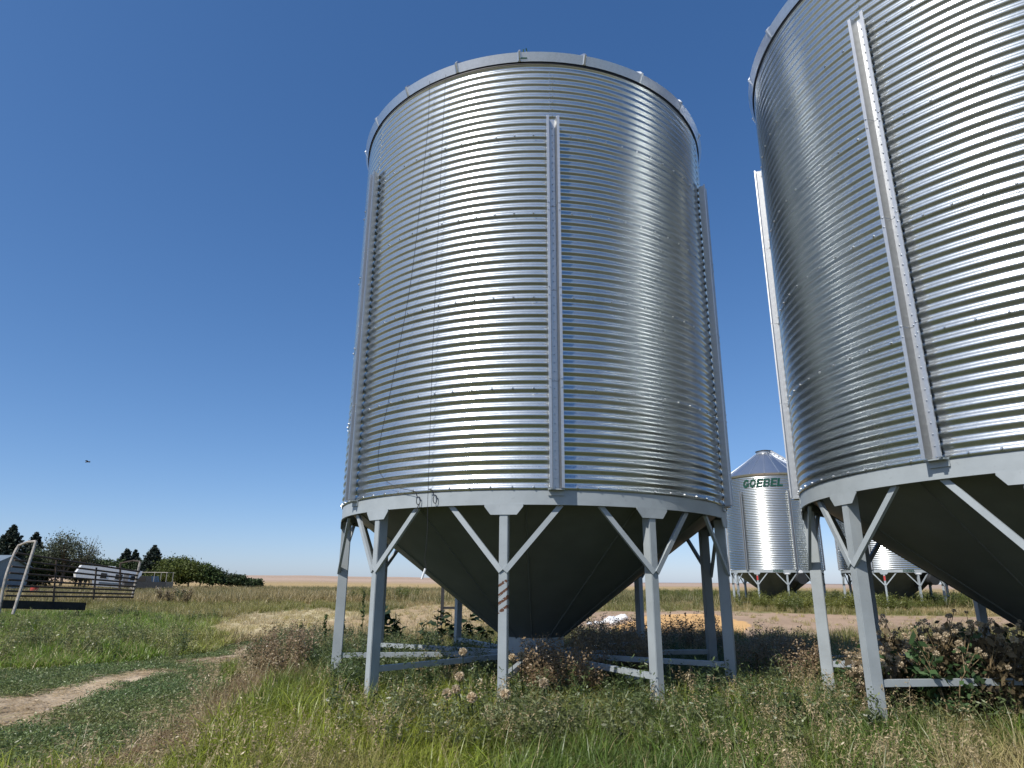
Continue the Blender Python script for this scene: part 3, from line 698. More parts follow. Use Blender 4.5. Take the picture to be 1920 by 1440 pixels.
# small bird in the air
c = at(165, 867, 26); root = empty('bird', c); tag(root, 'tiny grey bird in flight against the open sky', 'bird')
m = MB(); m.tube([(-.10, 0, .01), (-.05, 0, .02), (.03, 0, .015), (.09, 0, 0)], .022, 8, True, .008); m.build('body', M['rusty'], root, smooth=True)
for s in (-1, 1):
    m = MB(); m.add([(-.04, 0, .03), (.03, 0, .03), (.02, s * .10, .075), (-.03, s * .16, .05), (-.04, 0, .024), (.03, 0, .024), (.02, s * .10, .069), (-.03, s * .16, .044)], [(0, 1, 2, 3), (7, 6, 5, 4), (0, 4, 5, 1), (1, 5, 6, 2), (2, 6, 7, 3), (3, 7, 4, 0)]); m.build('wing', M['rusty'], root)

# ------------------------------------------------------------------ trees
def quads(C, U, W, rg=None):
    """leaf rhombs: centres, long axis, short axis -> V,F(4), rnd"""
    V = np.stack([C - U, C + W, C + U, C - W], 1).reshape(-1, 3); n = len(C); F = np.arange(n * 4).reshape(n, 4); return V, F
def unit(v): return v / np.maximum(np.linalg.norm(v, axis=-1, keepdims=True), 1e-9)
def crown_mesh(name, mat, C, size, rg, flat=None):
    n = len(C); U = unit(rg.normal(size=(n, 3))); T = unit(rg.normal(size=(n, 3))); Wv = unit(np.cross(U, T)); s = size * rg.uniform(.6, 1.4, (n, 1))
    V, F = quads(C, U * s, Wv * s * .55); rnd = np.repeat(rg.random(n), 4); return np_mesh(name, V, F, mat, False, {'rnd': ('FLOAT', 'POINT', rnd.astype(np.float32))})
def spruce(base, h, wd, seed, label):
    rg = np.random.default_rng(seed); root = empty('spruce_tree', base); tag(root, label, 'tree', 'trees behind the yard')
    m = MB(); m.tube([(0, 0, -.1), (0, 0, h * .5), (0, 0, h * .97)], .02 * h, 8, True, .02); m.build('trunk', M['bark'], root)
    C = []; L = int(h * 3.4)
    for k in range(L):
        t = (k + rg.random() * .6) / L; z = h * (.06 + .93 * t); rr = wd * (1 - t) ** .82 * rg.uniform(.75, 1.1) + .05
        nb = 11
        for b in range(nb):
            ph = 2 * math.pi * (b + rg.random()) / nb; ln = rr * rg.uniform(.65, 1.12); q = 26 if t < .8 else 14
            u = rg.random(q) ** .6; x = u * ln
            C.append(np.stack([np.cos(ph) * x + rg.normal(size=q) * .11 * ln, np.sin(ph) * x + rg.normal(size=q) * .09 * ln, z - x * .22 + rg.normal(size=q) * .10 + .12 * (u > .9)], -1))
    C = np.concatenate(C); link('crown', crown_mesh('crown', M['needle'], C, .2, rg), root); return root
def broad(base, h, wd, seed, label, mat, name='broadleaf_tree', dens=1.0, leaf=.16, low=.15, group='trees behind the yard', cat='tree', bare=0):
    rg = np.random.default_rng(seed); root = empty(name, base); tag(root, label, cat, group)
    m = MB(); m.tube([(0, 0, -.1), (.05 * h * .3, 0, h * .3), (0, .05, h * .62)], .028 * h, 8, True, .012 * h)
    for k in range(7):
        ph = rg.uniform(0, 6.3); z0 = h * rg.uniform(.2, .5); e = Vector((math.cos(ph) * wd * .7, math.sin(ph) * wd * .7, z0 + h * rg.uniform(.2, .4))); m.tube([(0, 0, z0), e * .5 + Vector((0, 0, z0 * .5 + .1)), e], .012 * h, 6, True, .004 * h)
    for k in range(bare):
        ph = rg.uniform(0, 6.3); e = Vector((math.cos(ph) * wd * rg.uniform(.3, 1.0), math.sin(ph) * wd * .5, h * rg.uniform(.8, 1.02))); m.tube([(0, 0, h * .4), e * .6 + Vector((0, 0, h * .15)), e], .05, 5, True, .012)
    m.build('trunk', M['bark'], root)
    nc = int(34 * dens); C = []
    for k in range(nc):
        d = unit(rg.normal(size=3)); d[2] = abs(d[2]) * 1.0 - .35; f = rg.uniform(.45, 1.0)
        cc = np.array([d[0] * wd * f, d[1] * wd * f, h * (low + .5 * (1 - low)) + d[2] * h * .5 * (1 - low) * f * 1.05]); cc[2] = min(max(cc[2], h * low), h * .93)
        q = int(230 * min(dens, 1.3)); C.append(cc + rg.normal(size=(q, 3)) * np.array([.2 * wd, .2 * wd, .085 * h]))
    C = np.concatenate(C); C[:, 2] = np.maximum(C[:, 2], .05); link('crown', crown_mesh('crown', mat, C, leaf, rg), root); return root
def tpos(x, dep): p = at(x, 1100, dep); p.z = float(height(p.x, p.y)) - .05; return p
def th(ytop, dep, x): return at(x, ytop, dep).z - tpos(x, dep).z
for x, yt, dep, wd, sd, lab in ((2, 984, 88, 2.6, 1, 'tall dark spruce beside the blue grey shed'), (-45, 992, 90, 2.6, 9, 'dark spruce rising behind the blue grey shed roof'), (48, 998, 95, 2.0, 2, 'slim dark spruce behind the arched cattle panel posts'),
                           (228, 1029, 112, 2.1, 3, 'slim spruce behind the camper trailer'), (244, 1032, 114, 2.0, 4, 'ragged spruce between two spruces behind the camper trailer'), (279, 1022, 110, 2.4, 5, 'full conical spruce behind the pickup truck')):
    spruce(tpos(x, dep), th(yt, dep, x), wd * 1.75, sd, lab)
broad(tpos(112, 92), th(996, 92, 112), 3.0, 11, 'sparse grey green tree with bare top twigs behind the cattle panel', M['tree_grey'], dens=.75, leaf=.13, bare=10)
broad(tpos(148, 96), th(1006, 96, 148), 2.0, 12, 'thin half bare tree beside the sparse grey green tree', M['tree_grey'], dens=.32, leaf=.12, bare=14)
broad(tpos(78, 93), th(1025, 93, 78), 2.6, 13, 'low dark green tree below the slim spruce', M['bush'], dens=.8)
for x, yt, dep, wd, sd, mt, lab in ((318, 1039, 104, 3.3, 21, 'tree_yellow', 'rounded yellow green tree beside the full conical spruce'), (352, 1046, 102, 3.0, 22, 'tree_yellow', 'light topped yellow green tree next to the bush row'), (374, 1056, 103, 2.6, 23, 'tree_green', 'small dark green tree where the bush row begins'),
                              (185, 1046, 108, 2.6, 24, 'bush', 'low dark tree hiding behind the camper roof'), (207, 1047, 110, 2.4, 25, 'tree_green', 'mid green tree between the camper roof and slim spruce'), (262, 1048, 112, 2.4, 26, 'bush', 'dark filler tree among the spruces'), (20, 1035, 92, 3.2, 27, 'bush', 'dark leafy tree between the shed and the slim spruce'), (140, 1040, 98, 3.2, 28, 'bush', 'dark leafy tree under the half bare tree'), (165, 1050, 106, 2.4, 29, 'bush', 'low dark tree left of the camper roof ridge'), (240, 1046, 118, 3.0, 30, 'bush', 'broad dark tree filling behind the spruces'), (298, 1046, 112, 2.6, 31, 'bush', 'dark tree between the full spruce and rounded tree'), (196, 1052, 112, 3.6, 32, 'tree_green', 'wide low tree spreading behind the camper roof'), (60, 1040, 100, 3.6, 33, 'bush', 'dark spreading tree behind the arched panel posts')):
    broad(tpos(x, dep), th(yt, dep, x), wd, sd, lab, M[mt], low=.08)
for i, (x, yt, dep, wd) in enumerate(((398, 1063, 104, 2.0), (414, 1066, 106, 2.0), (432, 1072, 106, 1.8), (449, 1076, 108, 1.6), (462, 1082, 110, 1.3), (478, 1084, 112, 1.2))):
    broad(tpos(x, dep), max(.8, th(yt, dep, x)), wd, 40 + i, 'low green bush in the row trailing off towards the open field', M['bush'], 'bush', .5, .15, .02, 'bushes trailing off the yard', 'bush')

# ------------------------------------------------------------------ ground plants (uncountable: instanced clumps)
class PL:
    def __init__(s): s.V = []; s.F = []; s.r = []; s.d = []; s.n = 0
    def put(s, V, F, rnd, dry):
        s.V.append(V); s.F.append(F + s.n); s.r.append(rnd); s.d.append(dry); s.n += len(V)
    def blades(s, n, h, w, spread, lean, rg, segs=3, hv=.35, dryp=.1, base=None, cz=0.0):
        a = rg.uniform(0, 2 * math.pi, n); rr = spread * np.sqrt(rg.random(n)); b0 = np.stack([np.cos(a) * rr, np.sin(a) * rr, np.full(n, cz)], -1)
        if base is not None: b0 = base
        ph = rg.uniform(0, 2 * math.pi, n); hh = h * rg.uniform(1 - hv, 1 + hv, n); ln = lean * rg.uniform(.15, 1.25, n); dr = np.stack([np.cos(ph), np.sin(ph), 0 * ph], -1)
        tw = ph + math.pi / 2 + rg.normal(size=n) * .5; sd = np.stack([np.cos(tw), np.sin(tw), 0 * tw], -1)
        rows = []
        for k in range(segs + 1):
            t = k / segs; c = b0 + dr * (hh * ln * t ** 1.9)[:, None] + np.array([0, 0, 1.0]) * (hh * (t - .42 * np.minimum(ln, 1.3) * t ** 2.4))[:, None]
            ww = w * (1 - t) ** .75 * (.55 + .45 * min(1, t * 4)) + w * .04; rows.append(c - sd * ww / 2); rows.append(c + sd * ww / 2)
        V = np.stack(rows, 1); m = V.shape[1]; F = []
        for k in range(segs): F.append(np.stack([np.arange(n) * m + 2 * k, np.arange(n) * m + 2 * k + 1, np.arange(n) * m + 2 * k + 3, np.arange(n) * m + 2 * k + 2], -1))
        dry = (rg.random(n) < dryp) * rg.uniform(.4, 1, n); tip = np.linspace(0, 1, segs + 1)[None, :] ** 3 * .25 * rg.random((n, 1))
        s.put(V.reshape(-1, 3), np.concatenate(F), np.repeat(rg.random(n), m), np.clip(np.repeat(dry, m) + np.repeat(tip, 2, 1).ravel(), 0, 1))
        return b0, dr, hh, ln
    def tip(s, b0, dr, hh, ln, t): return b0 + dr * (hh * ln * t ** 1.9)[:, None] + np.array([0, 0, 1.0]) * (hh * (t - .42 * np.minimum(ln, 1.3) * t ** 2.4))[:, None]
    def leaves(s, C, L, W, rg, up=.2, dry=0.0):
        n = len(C); U = rg.normal(size=(n, 3)); U[:, 2] = U[:, 2] * .6 + up; U = unit(U); T = unit(rg.normal(size=(n, 3))); Wv = unit(np.cross(U, T)); k = rg.uniform(.6, 1.4, (n, 1))
        V, F = quads(C + U * L * k * .5, U * L * k * .5, Wv * W * k * .5); s.put(V, F, np.repeat(rg.random(n), 4), np.repeat(np.clip(dry * rg.uniform(.4, 1.3, n), 0, 1), 4))
    def mesh(s, name, mat=None):
        return np_mesh(name, np.concatenate(s.V), np.concatenate(s.F), mat or M['leaf'], False, {'rnd': ('FLOAT', 'POINT', np.concatenate(s.r).astype(np.float32)), 'dry': ('FLOAT', 'POINT', np.concatenate(s.d).astype(np.float32))})
def coll(name, plants):
    c = bpy.data.collections.new(name)
    for i, p in enumerate(plants): c.objects.link(bpy.data.objects.new('%s_clump_%02d' % (name, i), p.mesh(name)))
    return c
def g_grass(seed, n=24, h=.30, w=.0085, spread=.09, lean=.75, dryp=.10, segs=3):
    p = PL(); p.blades(n, h, w, spread, lean, np.random.default_rng(seed), segs, dryp=dryp); return p
def g_stalk(seed, n=7, h=.52, green=8):
    rg = np.random.default_rng(seed); p = PL(); st = p.blades(n, h, .0045, .07, .45, rg, 4, .25, 1.0)
    for t in np.linspace(.72, .99, 8):
        C = p.tip(*st, t); C = np.repeat(C, 2, 0) + rg.normal(size=(2 * n, 3)) * .009; p.leaves(C, .026, .008, rg, -.4, .9)
    if green: p.blades(green, h * .55, .007, .07, .7, rg, 3, dryp=.3)
    return p
def g_weed(seed, h=.5, ns=5, L=.075, W=.022, q=34, spread=.09, lean=.35, dry=0.0):
    rg = np.random.default_rng(seed); p = PL(); st = p.blades(ns, h, .008, spread, lean, rg, 4, .3, dry)
    for t in np.linspace(.12, 1, q): p.leaves(p.tip(*st, t) + rg.normal(size=(ns, 3)) * .012, L * (1.15 - .6 * t), W * (1.1 - .5 * t), rg, .25, dry)
    return p
def g_mat(seed):
    rg = np.random.default_rng(seed); p = PL(); n = 230; a = rg.uniform(0, 6.3, n); r = .16 * np.sqrt(rg.random(n)); C = np.stack([np.cos(a) * r, np.sin(a) * r, rg.uniform(.005, .075, n) * (1 - (r / .2) ** 2)], -1)
    p.leaves(C, .024, .009, rg, .35, .12); p.blades(8, .10, .004, .13, .8, rg, 2, dryp=.4); return p
def g_kochia(seed):
    rg = np.random.default_rng(seed); p = PL(); st = p.blades(26, .8, .012, .12, .62, rg, 4, .25)
    for t in np.linspace(.25, 1, 26): p.leaves(p.tip(*st, t) + rg.normal(size=(26, 3)) * .04, .10, .022, rg, .6)
    return p
def g_brown(seed, h=.55):
    rg = np.random.default_rng(seed); p = PL(); st = p.blades(8, h, .006, .12, .5, rg, 4, .3, 0)
    for t in np.linspace(.35, 1, 22): C = np.repeat(p.tip(*st, t), 3, 0) + rg.normal(size=(24, 3)) * .026; p.leaves(C, .034, .017, rg, 0.0, .25)
    p.blades(8, .3, .008, .1, .8, rg, 3, dryp=.6); return p
GR = coll('meadow_grass', [g_grass(i, 26, .26, .0105, .10, 1.15, .12, 4) for i in range(3)] + [g_grass(10 + i, 14, .36, .011, .08, 1.5, .22, 4) for i in range(2)])
ST = coll('dry_stalk', [g_stalk(20 + i) for i in range(3)])
WD = coll('leafy_weed', [g_weed(30, .5), g_weed(31, .62, 4, .09, .02), g_weed(32, .42, 6, .06, .026)])
MT = coll('creeping_mat', [g_mat(40), g_mat(41)])
KO = coll('feathery_bush', [g_kochia(50), g_kochia(51)])
BR = coll('brown_weed', [g_brown(60), g_brown(61, .45), g_brown(62, .65)])
FG = coll('coarse_tuft', [g_grass(70 + i, 34, .34, .016, .16, .7, .12, 3) for i in range(3)])

def scatter(name, c, nvar, pos, scl, tint, label, cat, seed=1, tilt=.12):
    rg = np.random.default_rng(seed); n = len(pos)
    me = bpy.data.meshes.new(name); me.vertices.add(n); me.vertices.foreach_set('co', np.asarray(pos, np.float32).ravel())
    rot = np.stack([rg.normal(size=n) * tilt, rg.normal(size=n) * tilt, rg.uniform(0, 6.283, n)], -1)
    if np.ndim(scl) == 1: scl = np.stack([scl, scl, scl], -1)
    for an, tp, data, key in (('rot', 'FLOAT_VECTOR', rot, 'vector'), ('scl', 'FLOAT_VECTOR', scl, 'vector'), ('tint', 'FLOAT_COLOR', np.concatenate([np.clip(tint, 0, 1), np.ones((n, 1))], 1), 'color'), ('idx', 'INT', rg.integers(0, nvar, n), 'value')):
        a = me.attributes.new(an, tp, 'POINT'); a.data.foreach_set(key, np.asarray(data).ravel())
    ob = link(name, me); tag(ob, label, cat, kind='stuff')
    ng = bpy.data.node_groups.new(name, 'GeometryNodeTree')
    ng.interface.new_socket('Geometry', in_out='INPUT', socket_type='NodeSocketGeometry'); ng.interface.new_socket('Geometry', in_out='OUTPUT', socket_type='NodeSocketGeometry')
    gi = ng.nodes.new('NodeGroupInput'); go = ng.nodes.new('NodeGroupOutput'); ip = ng.nodes.new('GeometryNodeInstanceOnPoints'); ci = ng.nodes.new('GeometryNodeCollectionInfo')
    ci.inputs['Collection'].default_value = c; ci.inputs['Separate Children'].default_value = True; ci.inputs['Reset Children'].default_value = True
    def na(nm, dt):
        q = ng.nodes.new('GeometryNodeInputNamedAttribute'); q.data_type = dt; q.inputs['Name'].default_value = nm; return q.outputs['Attribute']
    ip.inputs['Pick Instance'].default_value = True; er = ng.nodes.new('FunctionNodeEulerToRotation')
    L = ng.links.new; L(gi.outputs[0], ip.inputs['Points']); L(ci.outputs[0], ip.inputs['Instance']); L(na('idx', 'INT'), ip.inputs['Instance Index']); L(na('rot', 'FLOAT_VECTOR'), er.inputs[0]); L(er.outputs[0], ip.inputs['Rotation']); L(na('scl', 'FLOAT_VECTOR'), ip.inputs['Scale']); L(ip.outputs[0], go.inputs[0])
    md = ob.modifiers.new('scatter', 'NODES'); md.node_group = ng; return ob

def wedge(n, d0, d1, seed, power=1.0, half=.80):
    """points in the sector ahead of the viewpoint; areal density ~ d**-power"""
    rg = np.random.default_rng(seed); u = rg.random(n); e = 2 - power
    d = (d0 ** e + u * (d1 ** e - d0 ** e)) ** (1 / e) if abs(e) > 1e-6 else d0 * (d1 / d0) ** u
    a = YAW + rg.uniform(-half, half, n); x = np.sin(a) * d; y = np.cos(a) * d; return x, y, rg
def P3(x, y): return np.stack([x, y, height(x, y) - .01], -1)
def blend(a, b, t): t = np.clip(t, 0, 1)[:, None]; return np.array(a) * (1 - t) + np.array(b) * t
def in_bin(x, y, r=2.6): return (np.hypot(x - C1[0], y - C1[1]) < r) | (np.hypot(x - C2[0], y - C2[1]) < r)
GREEN, LIME, OLIVE, DRY, DARK = (.085, .148, .022), (.215, .255, .020), (.19, .19, .05), (.40, .31, .16), (.06, .095, .03)

# near meadow
x, y, rg = wedge(21000, 4.3, 14, 101, .9); z = zone(x, y); k = (z == 0) & (rg.random(len(x)) < np.clip(.35 + 1.1 * fb(x, y, .9), 0, 1)); x, y = x[k], y[k]
P_ = px(np.stack([x, y, 0 * x], -1)); n1 = fb(x, y, 1.6); n2 = fb(x + 77, y, .7)
t = blend(GREEN, LIME, 1.6 * (n1 - .30) + .9 * sstep(1330, 1390, P_[:, 1]) * sstep(1000, 760, P_[:, 0])); t = t * (1 - .45 * sstep(.58, .78, n2)[:, None]) + .45 * sstep(.58, .78, n2)[:, None] * np.array(DRY)
dr = (sstep(1400, 1750, P_[:, 0]) * sstep(1330, 1420, P_[:, 1]) * .6 * (n1 > .42))[:, None]; t = t * (1 - dr) + dr * np.array(DRY)
sh = in_bin(x, y); rg2 = np.random.default_rng(5)
scatter('meadow_grass', GR, 5, P3(x, y), rg2.uniform(.6, 1.15, len(x)) * np.where(sh, .9, 1), t, 'mixed green and drying meadow grass around the near bins', 'grass', 11)
x, y, rg = wedge(4200, 4.3, 15, 102, .9); z = zone(x, y); k = ((z == 0) & (rg.random(len(x)) < .5 * sstep(.48, .70, fb(x + 13, y + 4, 1.5)))) | ((z == 4) & (rg.random(len(x)) < .3)); x, y = x[k], y[k]; t = blend((.30, .22, .12), (.20, .18, .07), fb(x, y, .8)); t = t * np.where(zone(x, y) == 4, 1.0, 1)[:, None]
scatter('dry_stalks', ST, 3, P3(x, y), rg.uniform(.55, 1.05, len(x)), t, 'dry seeding grass stalks standing through the meadow', 'grass', 12)
# reddish dry strip
x, y, rg = wedge(9000, 4.3, 16, 103, .9); k = zone(x, y) == 4; x, y = x[k], y[k]
scatter('reddish_dry_grass', GR, 5, P3(x, y), np.stack([rg.uniform(.5, .9, len(x))] * 2 + [rg.uniform(.3, .6, len(x))], -1), blend((.25, .15, .085), (.32, .25, .13), fb(x, y, .6)), 'reddish dry grass strip along the low green mat', 'grass', 13)
# low creeping mats by the track
x, y, rg = wedge(16000, 4.3, 20, 104, .9); z = zone(x, y); k = ((z == 2) | ((z == 3) & (rg.random(len(x)) < .9)) | ((z == 1) & (fb(x, y, .8) > .62))); x, y = x[k], y[k]
scatter('creeping_mat', MT, 2, P3(x, y), rg.uniform(.7, 1.35, len(x)), blend((.11, .19, .06), (.18, .21, .06), fb(x, y, 1.2) * 1.6 - .3), 'low blue green creeping weeds beside the dirt track', 'weeds', 14)
# lush green grass on the left
x, y, rg = wedge(16000, 13, 34, 105, .8); k = zone(x, y) == 5; x, y = x[k], y[k]; n1 = fb(x, y, 2.5); P_ = px(np.stack([x, y, 0 * x], -1))
scatter('lush_grass', FG, 3, P3(x, y), np.stack([rg.uniform(.7, 1.3, len(x))] * 2 + [rg.uniform(.35, .9, len(x)) * (.45 + .9 * fb(x + 8, y, 1.8))], -1), blend((.155, .255, .022), (.27, .28, .05), 2.2 * (n1 - .42) + sstep(260, 420, P_[:, 0]) * .7), 'lush bright green grass in front of the cattle panel', 'grass', 15)
# general middle distance
x, y, rg = wedge(17000, 13, 48, 106, 1.0); z = zone(x, y); k = (z == 0) & (rg.random(len(x)) < .25 + 1.0 * fb(x, y, 3.0)); x, y = x[k], y[k]; n1 = fb(x, y, 5.0); n2 = fb(x + 20, y + 3, 2.0)
P_ = px(np.stack([x, y, 0 * x], -1)); t = blend(OLIVE, (.16, .17, .04), 2 * (n2 - .3)); t = t + (np.array((.42, .33, .16)) - t) * (sstep(.42, .58, n1))[:, None]; yg = (sstep(720, 600, P_[:, 0]) * sstep(1175, 1150, P_[:, 1]) * .75)[:, None]; t = t * (1 - yg) + yg * np.array((.23, .235, .045))
scatter('prairie_tufts', FG, 3, P3(x, y), rg.uniform(.5, 1.1, len(x)), t, 'olive and straw coloured prairie tufts beyond the near bins', 'grass', 16)
# straw, dirt margins
x, y, rg = wedge(9000, 12, 45, 107, 1.0); z = zone(x, y); k = (z == 6) | ((z == 7) & (rg.random(len(x)) < .5)) | ((z == 8) & (rg.random(len(x)) < .14)); x, y = x[k], y[k]
n1 = fb(x, y, 1.0); t = blend((.52, .44, .27), (.42, .36, .10), 2.4 * (n1 - .38)); scatter('straw_tufts', FG, 3, P3(x, y), np.stack([rg.uniform(.5, 1, len(x))] * 2 + [rg.uniform(.25, .6, len(x))], -1), t, 'pale bleached straw beside the dirt track', 'grass', 17)
# far tufts
x, y, rg = wedge(17000, 44, 130, 108, 1.1); k = rg.random(len(x)) < .15 + 1.3 * fb(x, y, 16.); x, y = x[k], y[k]; n1 = fb(x, y, 14.); t = blend((.13, .14, .04), (.36, .28, .12), 3.5 * (n1 - .42))
scatter('far_grass', FG, 3, P3(x, y), rg.uniform(1.0, 2.3, len(x)), t, 'yellowing grass stretching to the far fields', 'grass', 18)

def poly_pts(poly, n, seed):
    rg = np.random.default_rng(seed); p = np.array(poly); X = rg.uniform(p[:, 0].min(), p[:, 0].max(), n * 4); Y = rg.uniform(p[:, 1].min(), p[:, 1].max(), n * 4); k = inpoly(X, Y, poly); X, Y = X[k][:n], Y[k][:n]
    g = np.array([gnd(a, b) for a, b in zip(X, Y)]); return g[:, 0], g[:, 1], rg
# leafy weeds round the legs
xs, ys = [], []
for poly, n, sd in (([(560, 1262), (640, 1225), (900, 1225), (960, 1255), (950, 1300), (640, 1330)], 420, 1), ([(440, 1260), (560, 1205), (660, 1205), (640, 1262)], 170, 2), ([(950, 1265), (1400, 1262), (1600, 1300), (1900, 1345), (1900, 1420), (1300, 1390), (960, 1340)], 250, 3), ([(560, 1330), (960, 1320), (1300, 1360), (1500, 1440), (700, 1440)], 170, 5), ([(1100, 1215), (1400, 1212), (1560, 1225), (1500, 1262), (1130, 1262)], 130, 4)):
    a, b, _ = poly_pts(poly, n, sd); xs.append(a); ys.append(b)
x = np.concatenate(xs); y = np.concatenate(ys); rg = np.random.default_rng(8); n1 = fb(x, y, 1.2)
scatter('leafy_weeds', WD, 3, P3(x, y), rg.uniform(.45, 1.0, len(x)), blend((.080, .115, .038), (.16, .175, .075), 2 * (n1 - .3)), 'leafy green weeds crowding the legs of the near bins', 'weeds', 19)
xs, ys = [], []
for poly, n, sd in (([(1075, 1262), (1120, 1228), (1230, 1225), (1220, 1290), (1110, 1290)], 115, 11), ([(1235, 1245), (1250, 1222), (1360, 1222), (1360, 1250)], 40, 12), ([(1385, 1290), (1400, 1235), (1500, 1235), (1560, 1290), (1480, 1310)], 60, 13), ([(1600, 1330), (1660, 1250), (1910, 1240), (1930, 1350), (1780, 1370)], 170, 14), ([(980, 1300), (1120, 1290), (1120, 1330), (1000, 1330)], 40, 15), ([(460, 1262), (560, 1225), (620, 1240), (560, 1290)], 18, 16)):
    a, b, _ = poly_pts(poly, n, sd); xs.append(a); ys.append(b)
x = np.concatenate(xs); y = np.concatenate(ys)
scatter('brown_weeds', BR, 3, P3(x, y), rg.uniform(.55, 1.1, len(x)), blend((.19, .125, .07), (.32, .23, .14), fb(x, y, .8) * 1.6 - .3), 'dried brown weeds beneath and between the near bins', 'weeds', 20)
xs, ys = [], []
for poly, n, sd in (([(1370, 1128), (1480, 1122), (1560, 1124), (1820, 1130), (1840, 1150), (1500, 1152), (1380, 1142)], 520, 21), ([(1235, 1124), (1330, 1120), (1360, 1132), (1240, 1134)], 90, 22), ([(760, 1124), (790, 1122), (790, 1130), (760, 1132)], 12, 23), ([(660, 1122), (790, 1118), (780, 1130), (650, 1132)], 50, 24)):
    a, b, _ = poly_pts(poly, n, sd); xs.append(a); ys.append(b)
x = np.concatenate(xs); y = np.concatenate(ys)
scatter('feathery_bushes', KO, 2, P3(x, y), rg.uniform(.45, 1.15, len(x)), blend((.10, .125, .03), (.19, .195, .04), fb(x, y, 2.5) * 2 - .5), 'feathery green bushes in front of the far bin row', 'bushes', 21)
# loose straw litter
def g_litter(seed):
    rg = np.random.default_rng(seed); p = PL(); n = 26; C = np.stack([rg.normal(size=n) * .14, rg.normal(size=n) * .14, rg.uniform(.004, .03, n)], -1); a = rg.uniform(0, 6.3, n); L = rg.uniform(.03, .11, n)[:, None]
    U = np.stack([np.cos(a), np.sin(a), rg.normal(size=n) * .12], -1) * L; W = np.stack([-np.sin(a), np.cos(a), rg.normal(size=n) * .3], -1) * .004; V, F = quads(C, U, W); p.put(V, F, np.repeat(rg.random(n), 4), np.repeat(rg.random(n) * .4, 4)); return p
LT = coll('straw_litter', [g_litter(80), g_litter(81)])
x, y, rg = wedge(9000, 4.3, 22, 121, .9); z = zone(x, y); k = (z == 1) | (z == 4) | ((z == 2) & (rg.random(len(x)) < .25)); x, y = x[k], y[k]
scatter('straw_litter', LT, 2, P3(x, y) + np.array([0, 0, .015]), rg.uniform(.6, 1.3, len(x)), blend((.55, .45, .28), (.30, .21, .13), fb(x, y, .5) * 1.8 - .4), 'dead straw and litter strewn on the dirt track', 'litter', 23, .05)
# mixed weeds and dry tufts through the lush grass
x, y, rg = wedge(5200, 12.5, 32, 122, .8); z = zone(x, y); k = ((z == 5) | (z == 3)) & (rg.random(len(x)) < 1.5 * sstep(.4, .7, fb(x + 60, y + 9, 2.2))); x, y = x[k], y[k]
scatter('mixed_weeds', WD, 3, P3(x, y), rg.uniform(.45, 1.0, len(x)), blend((.10, .135, .045), (.27, .25, .10), rg.random(len(x))), 'patchy olive weeds among the lush green grass', 'weeds', 24)
# stones of the track
STN = bpy.data.collections.new('track_stone')
_a = N('track_gravel'); _ti = _a.n('ShaderNodeAttribute', attribute_type='INSTANCER', attribute_name='tint')
_a.set(Base_Color=_a.mix(1.0, _ti.outputs['Color'], _a.math('ADD', _a.math('MULTIPLY', _a.noise(60, 3, _a.coord()), .8), .6), 'MULTIPLY'), Roughness=.9); ms = _a.m
for i in range(3): STN.objects.link(bpy.data.objects.new('track_stone_%d' % i, lump('stone', .03, 90 + i, ms, .55)))
x, y, rg = wedge(30000, 5, 18, 120, .9); k = zone(x, y) == 1; x, y = x[k], y[k]
sz = .14 + .55 * rg.random(len(x)) ** 3 + .9 * (rg.random(len(x)) < .03); u = rg.random(len(x)); tn = np.where((u < .35)[:, None], [.52, .42, .29], np.where((u < .7)[:, None], [.36, .30, .24], np.where((u < .9)[:, None], [.60, .50, .33], [.10, .06, .045])))
scatter('track_gravel', STN, 3, P3(x, y), np.stack([sz * rg.uniform(.7, 1.5, len(x)), sz, sz * .8], -1), tn * rg.uniform(.8, 1.2, (len(x), 1)), 'loose tan gravel on the dirt track', 'gravel', 22)

# ------------------------------------------------------------------ countable plants
def fluff_ball(name, r, n, seed):
    rg = np.random.default_rng(seed); D = unit(rg.normal(size=(n, 3))); T = unit(np.cross(D, rg.normal(size=(n, 3)))); B = np.cross(D, T); Vs, Fs = [], []
    tipc = D * r * rg.uniform(.85, 1.0, (n, 1)); k = 0
    V = np.stack([D * r * .12, tipc - T * r * .17, tipc + D * r * .04, tipc + T * r * .17], 1).reshape(-1, 3); F = np.arange(n * 4).reshape(n, 4)
    return np_mesh(name, V, F, M['fluff'], False, {'rnd': ('FLOAT', 'POINT', np.repeat(rg.random(n), 4).astype(np.float32))})
BALLS = [fluff_ball('seed_head', .05, 150, s) for s in (1, 2)]
for i, (X, Y, s) in enumerate(((868, 1222, .95), (862, 1268, .9), (838, 1300, .95), (885, 1308, 1.0), (947, 1301, 1.0), (1020, 1281, 1.0), (977, 1228, .85), (960, 1232, .8), (855, 1292, .85))):
    dep = 7.6 if Y < 1260 else 6.5; p = at(X, Y, dep); root = empty('salsify_plant', (p.x, p.y, float(height(p.x, p.y)))); tag(root, 'salsify stem with a round cream seed head in the front grass', 'flower', 'salsify seed heads')
    h = p.z - root.location.z; m = MB(); m.tube([(.03, .02, 0), (.01, 0, h * .6), (0, 0, h)], .005, 6); m.build('stem', M['weed_dark'], root)
    o = link('seed_head', BALLS[i % 2], root, (0, 0, h), i); o.scale = (s, s, s * .95)
HEAD = [fluff_ball('seed_head', .034, 60, s) for s in (5, 6)]
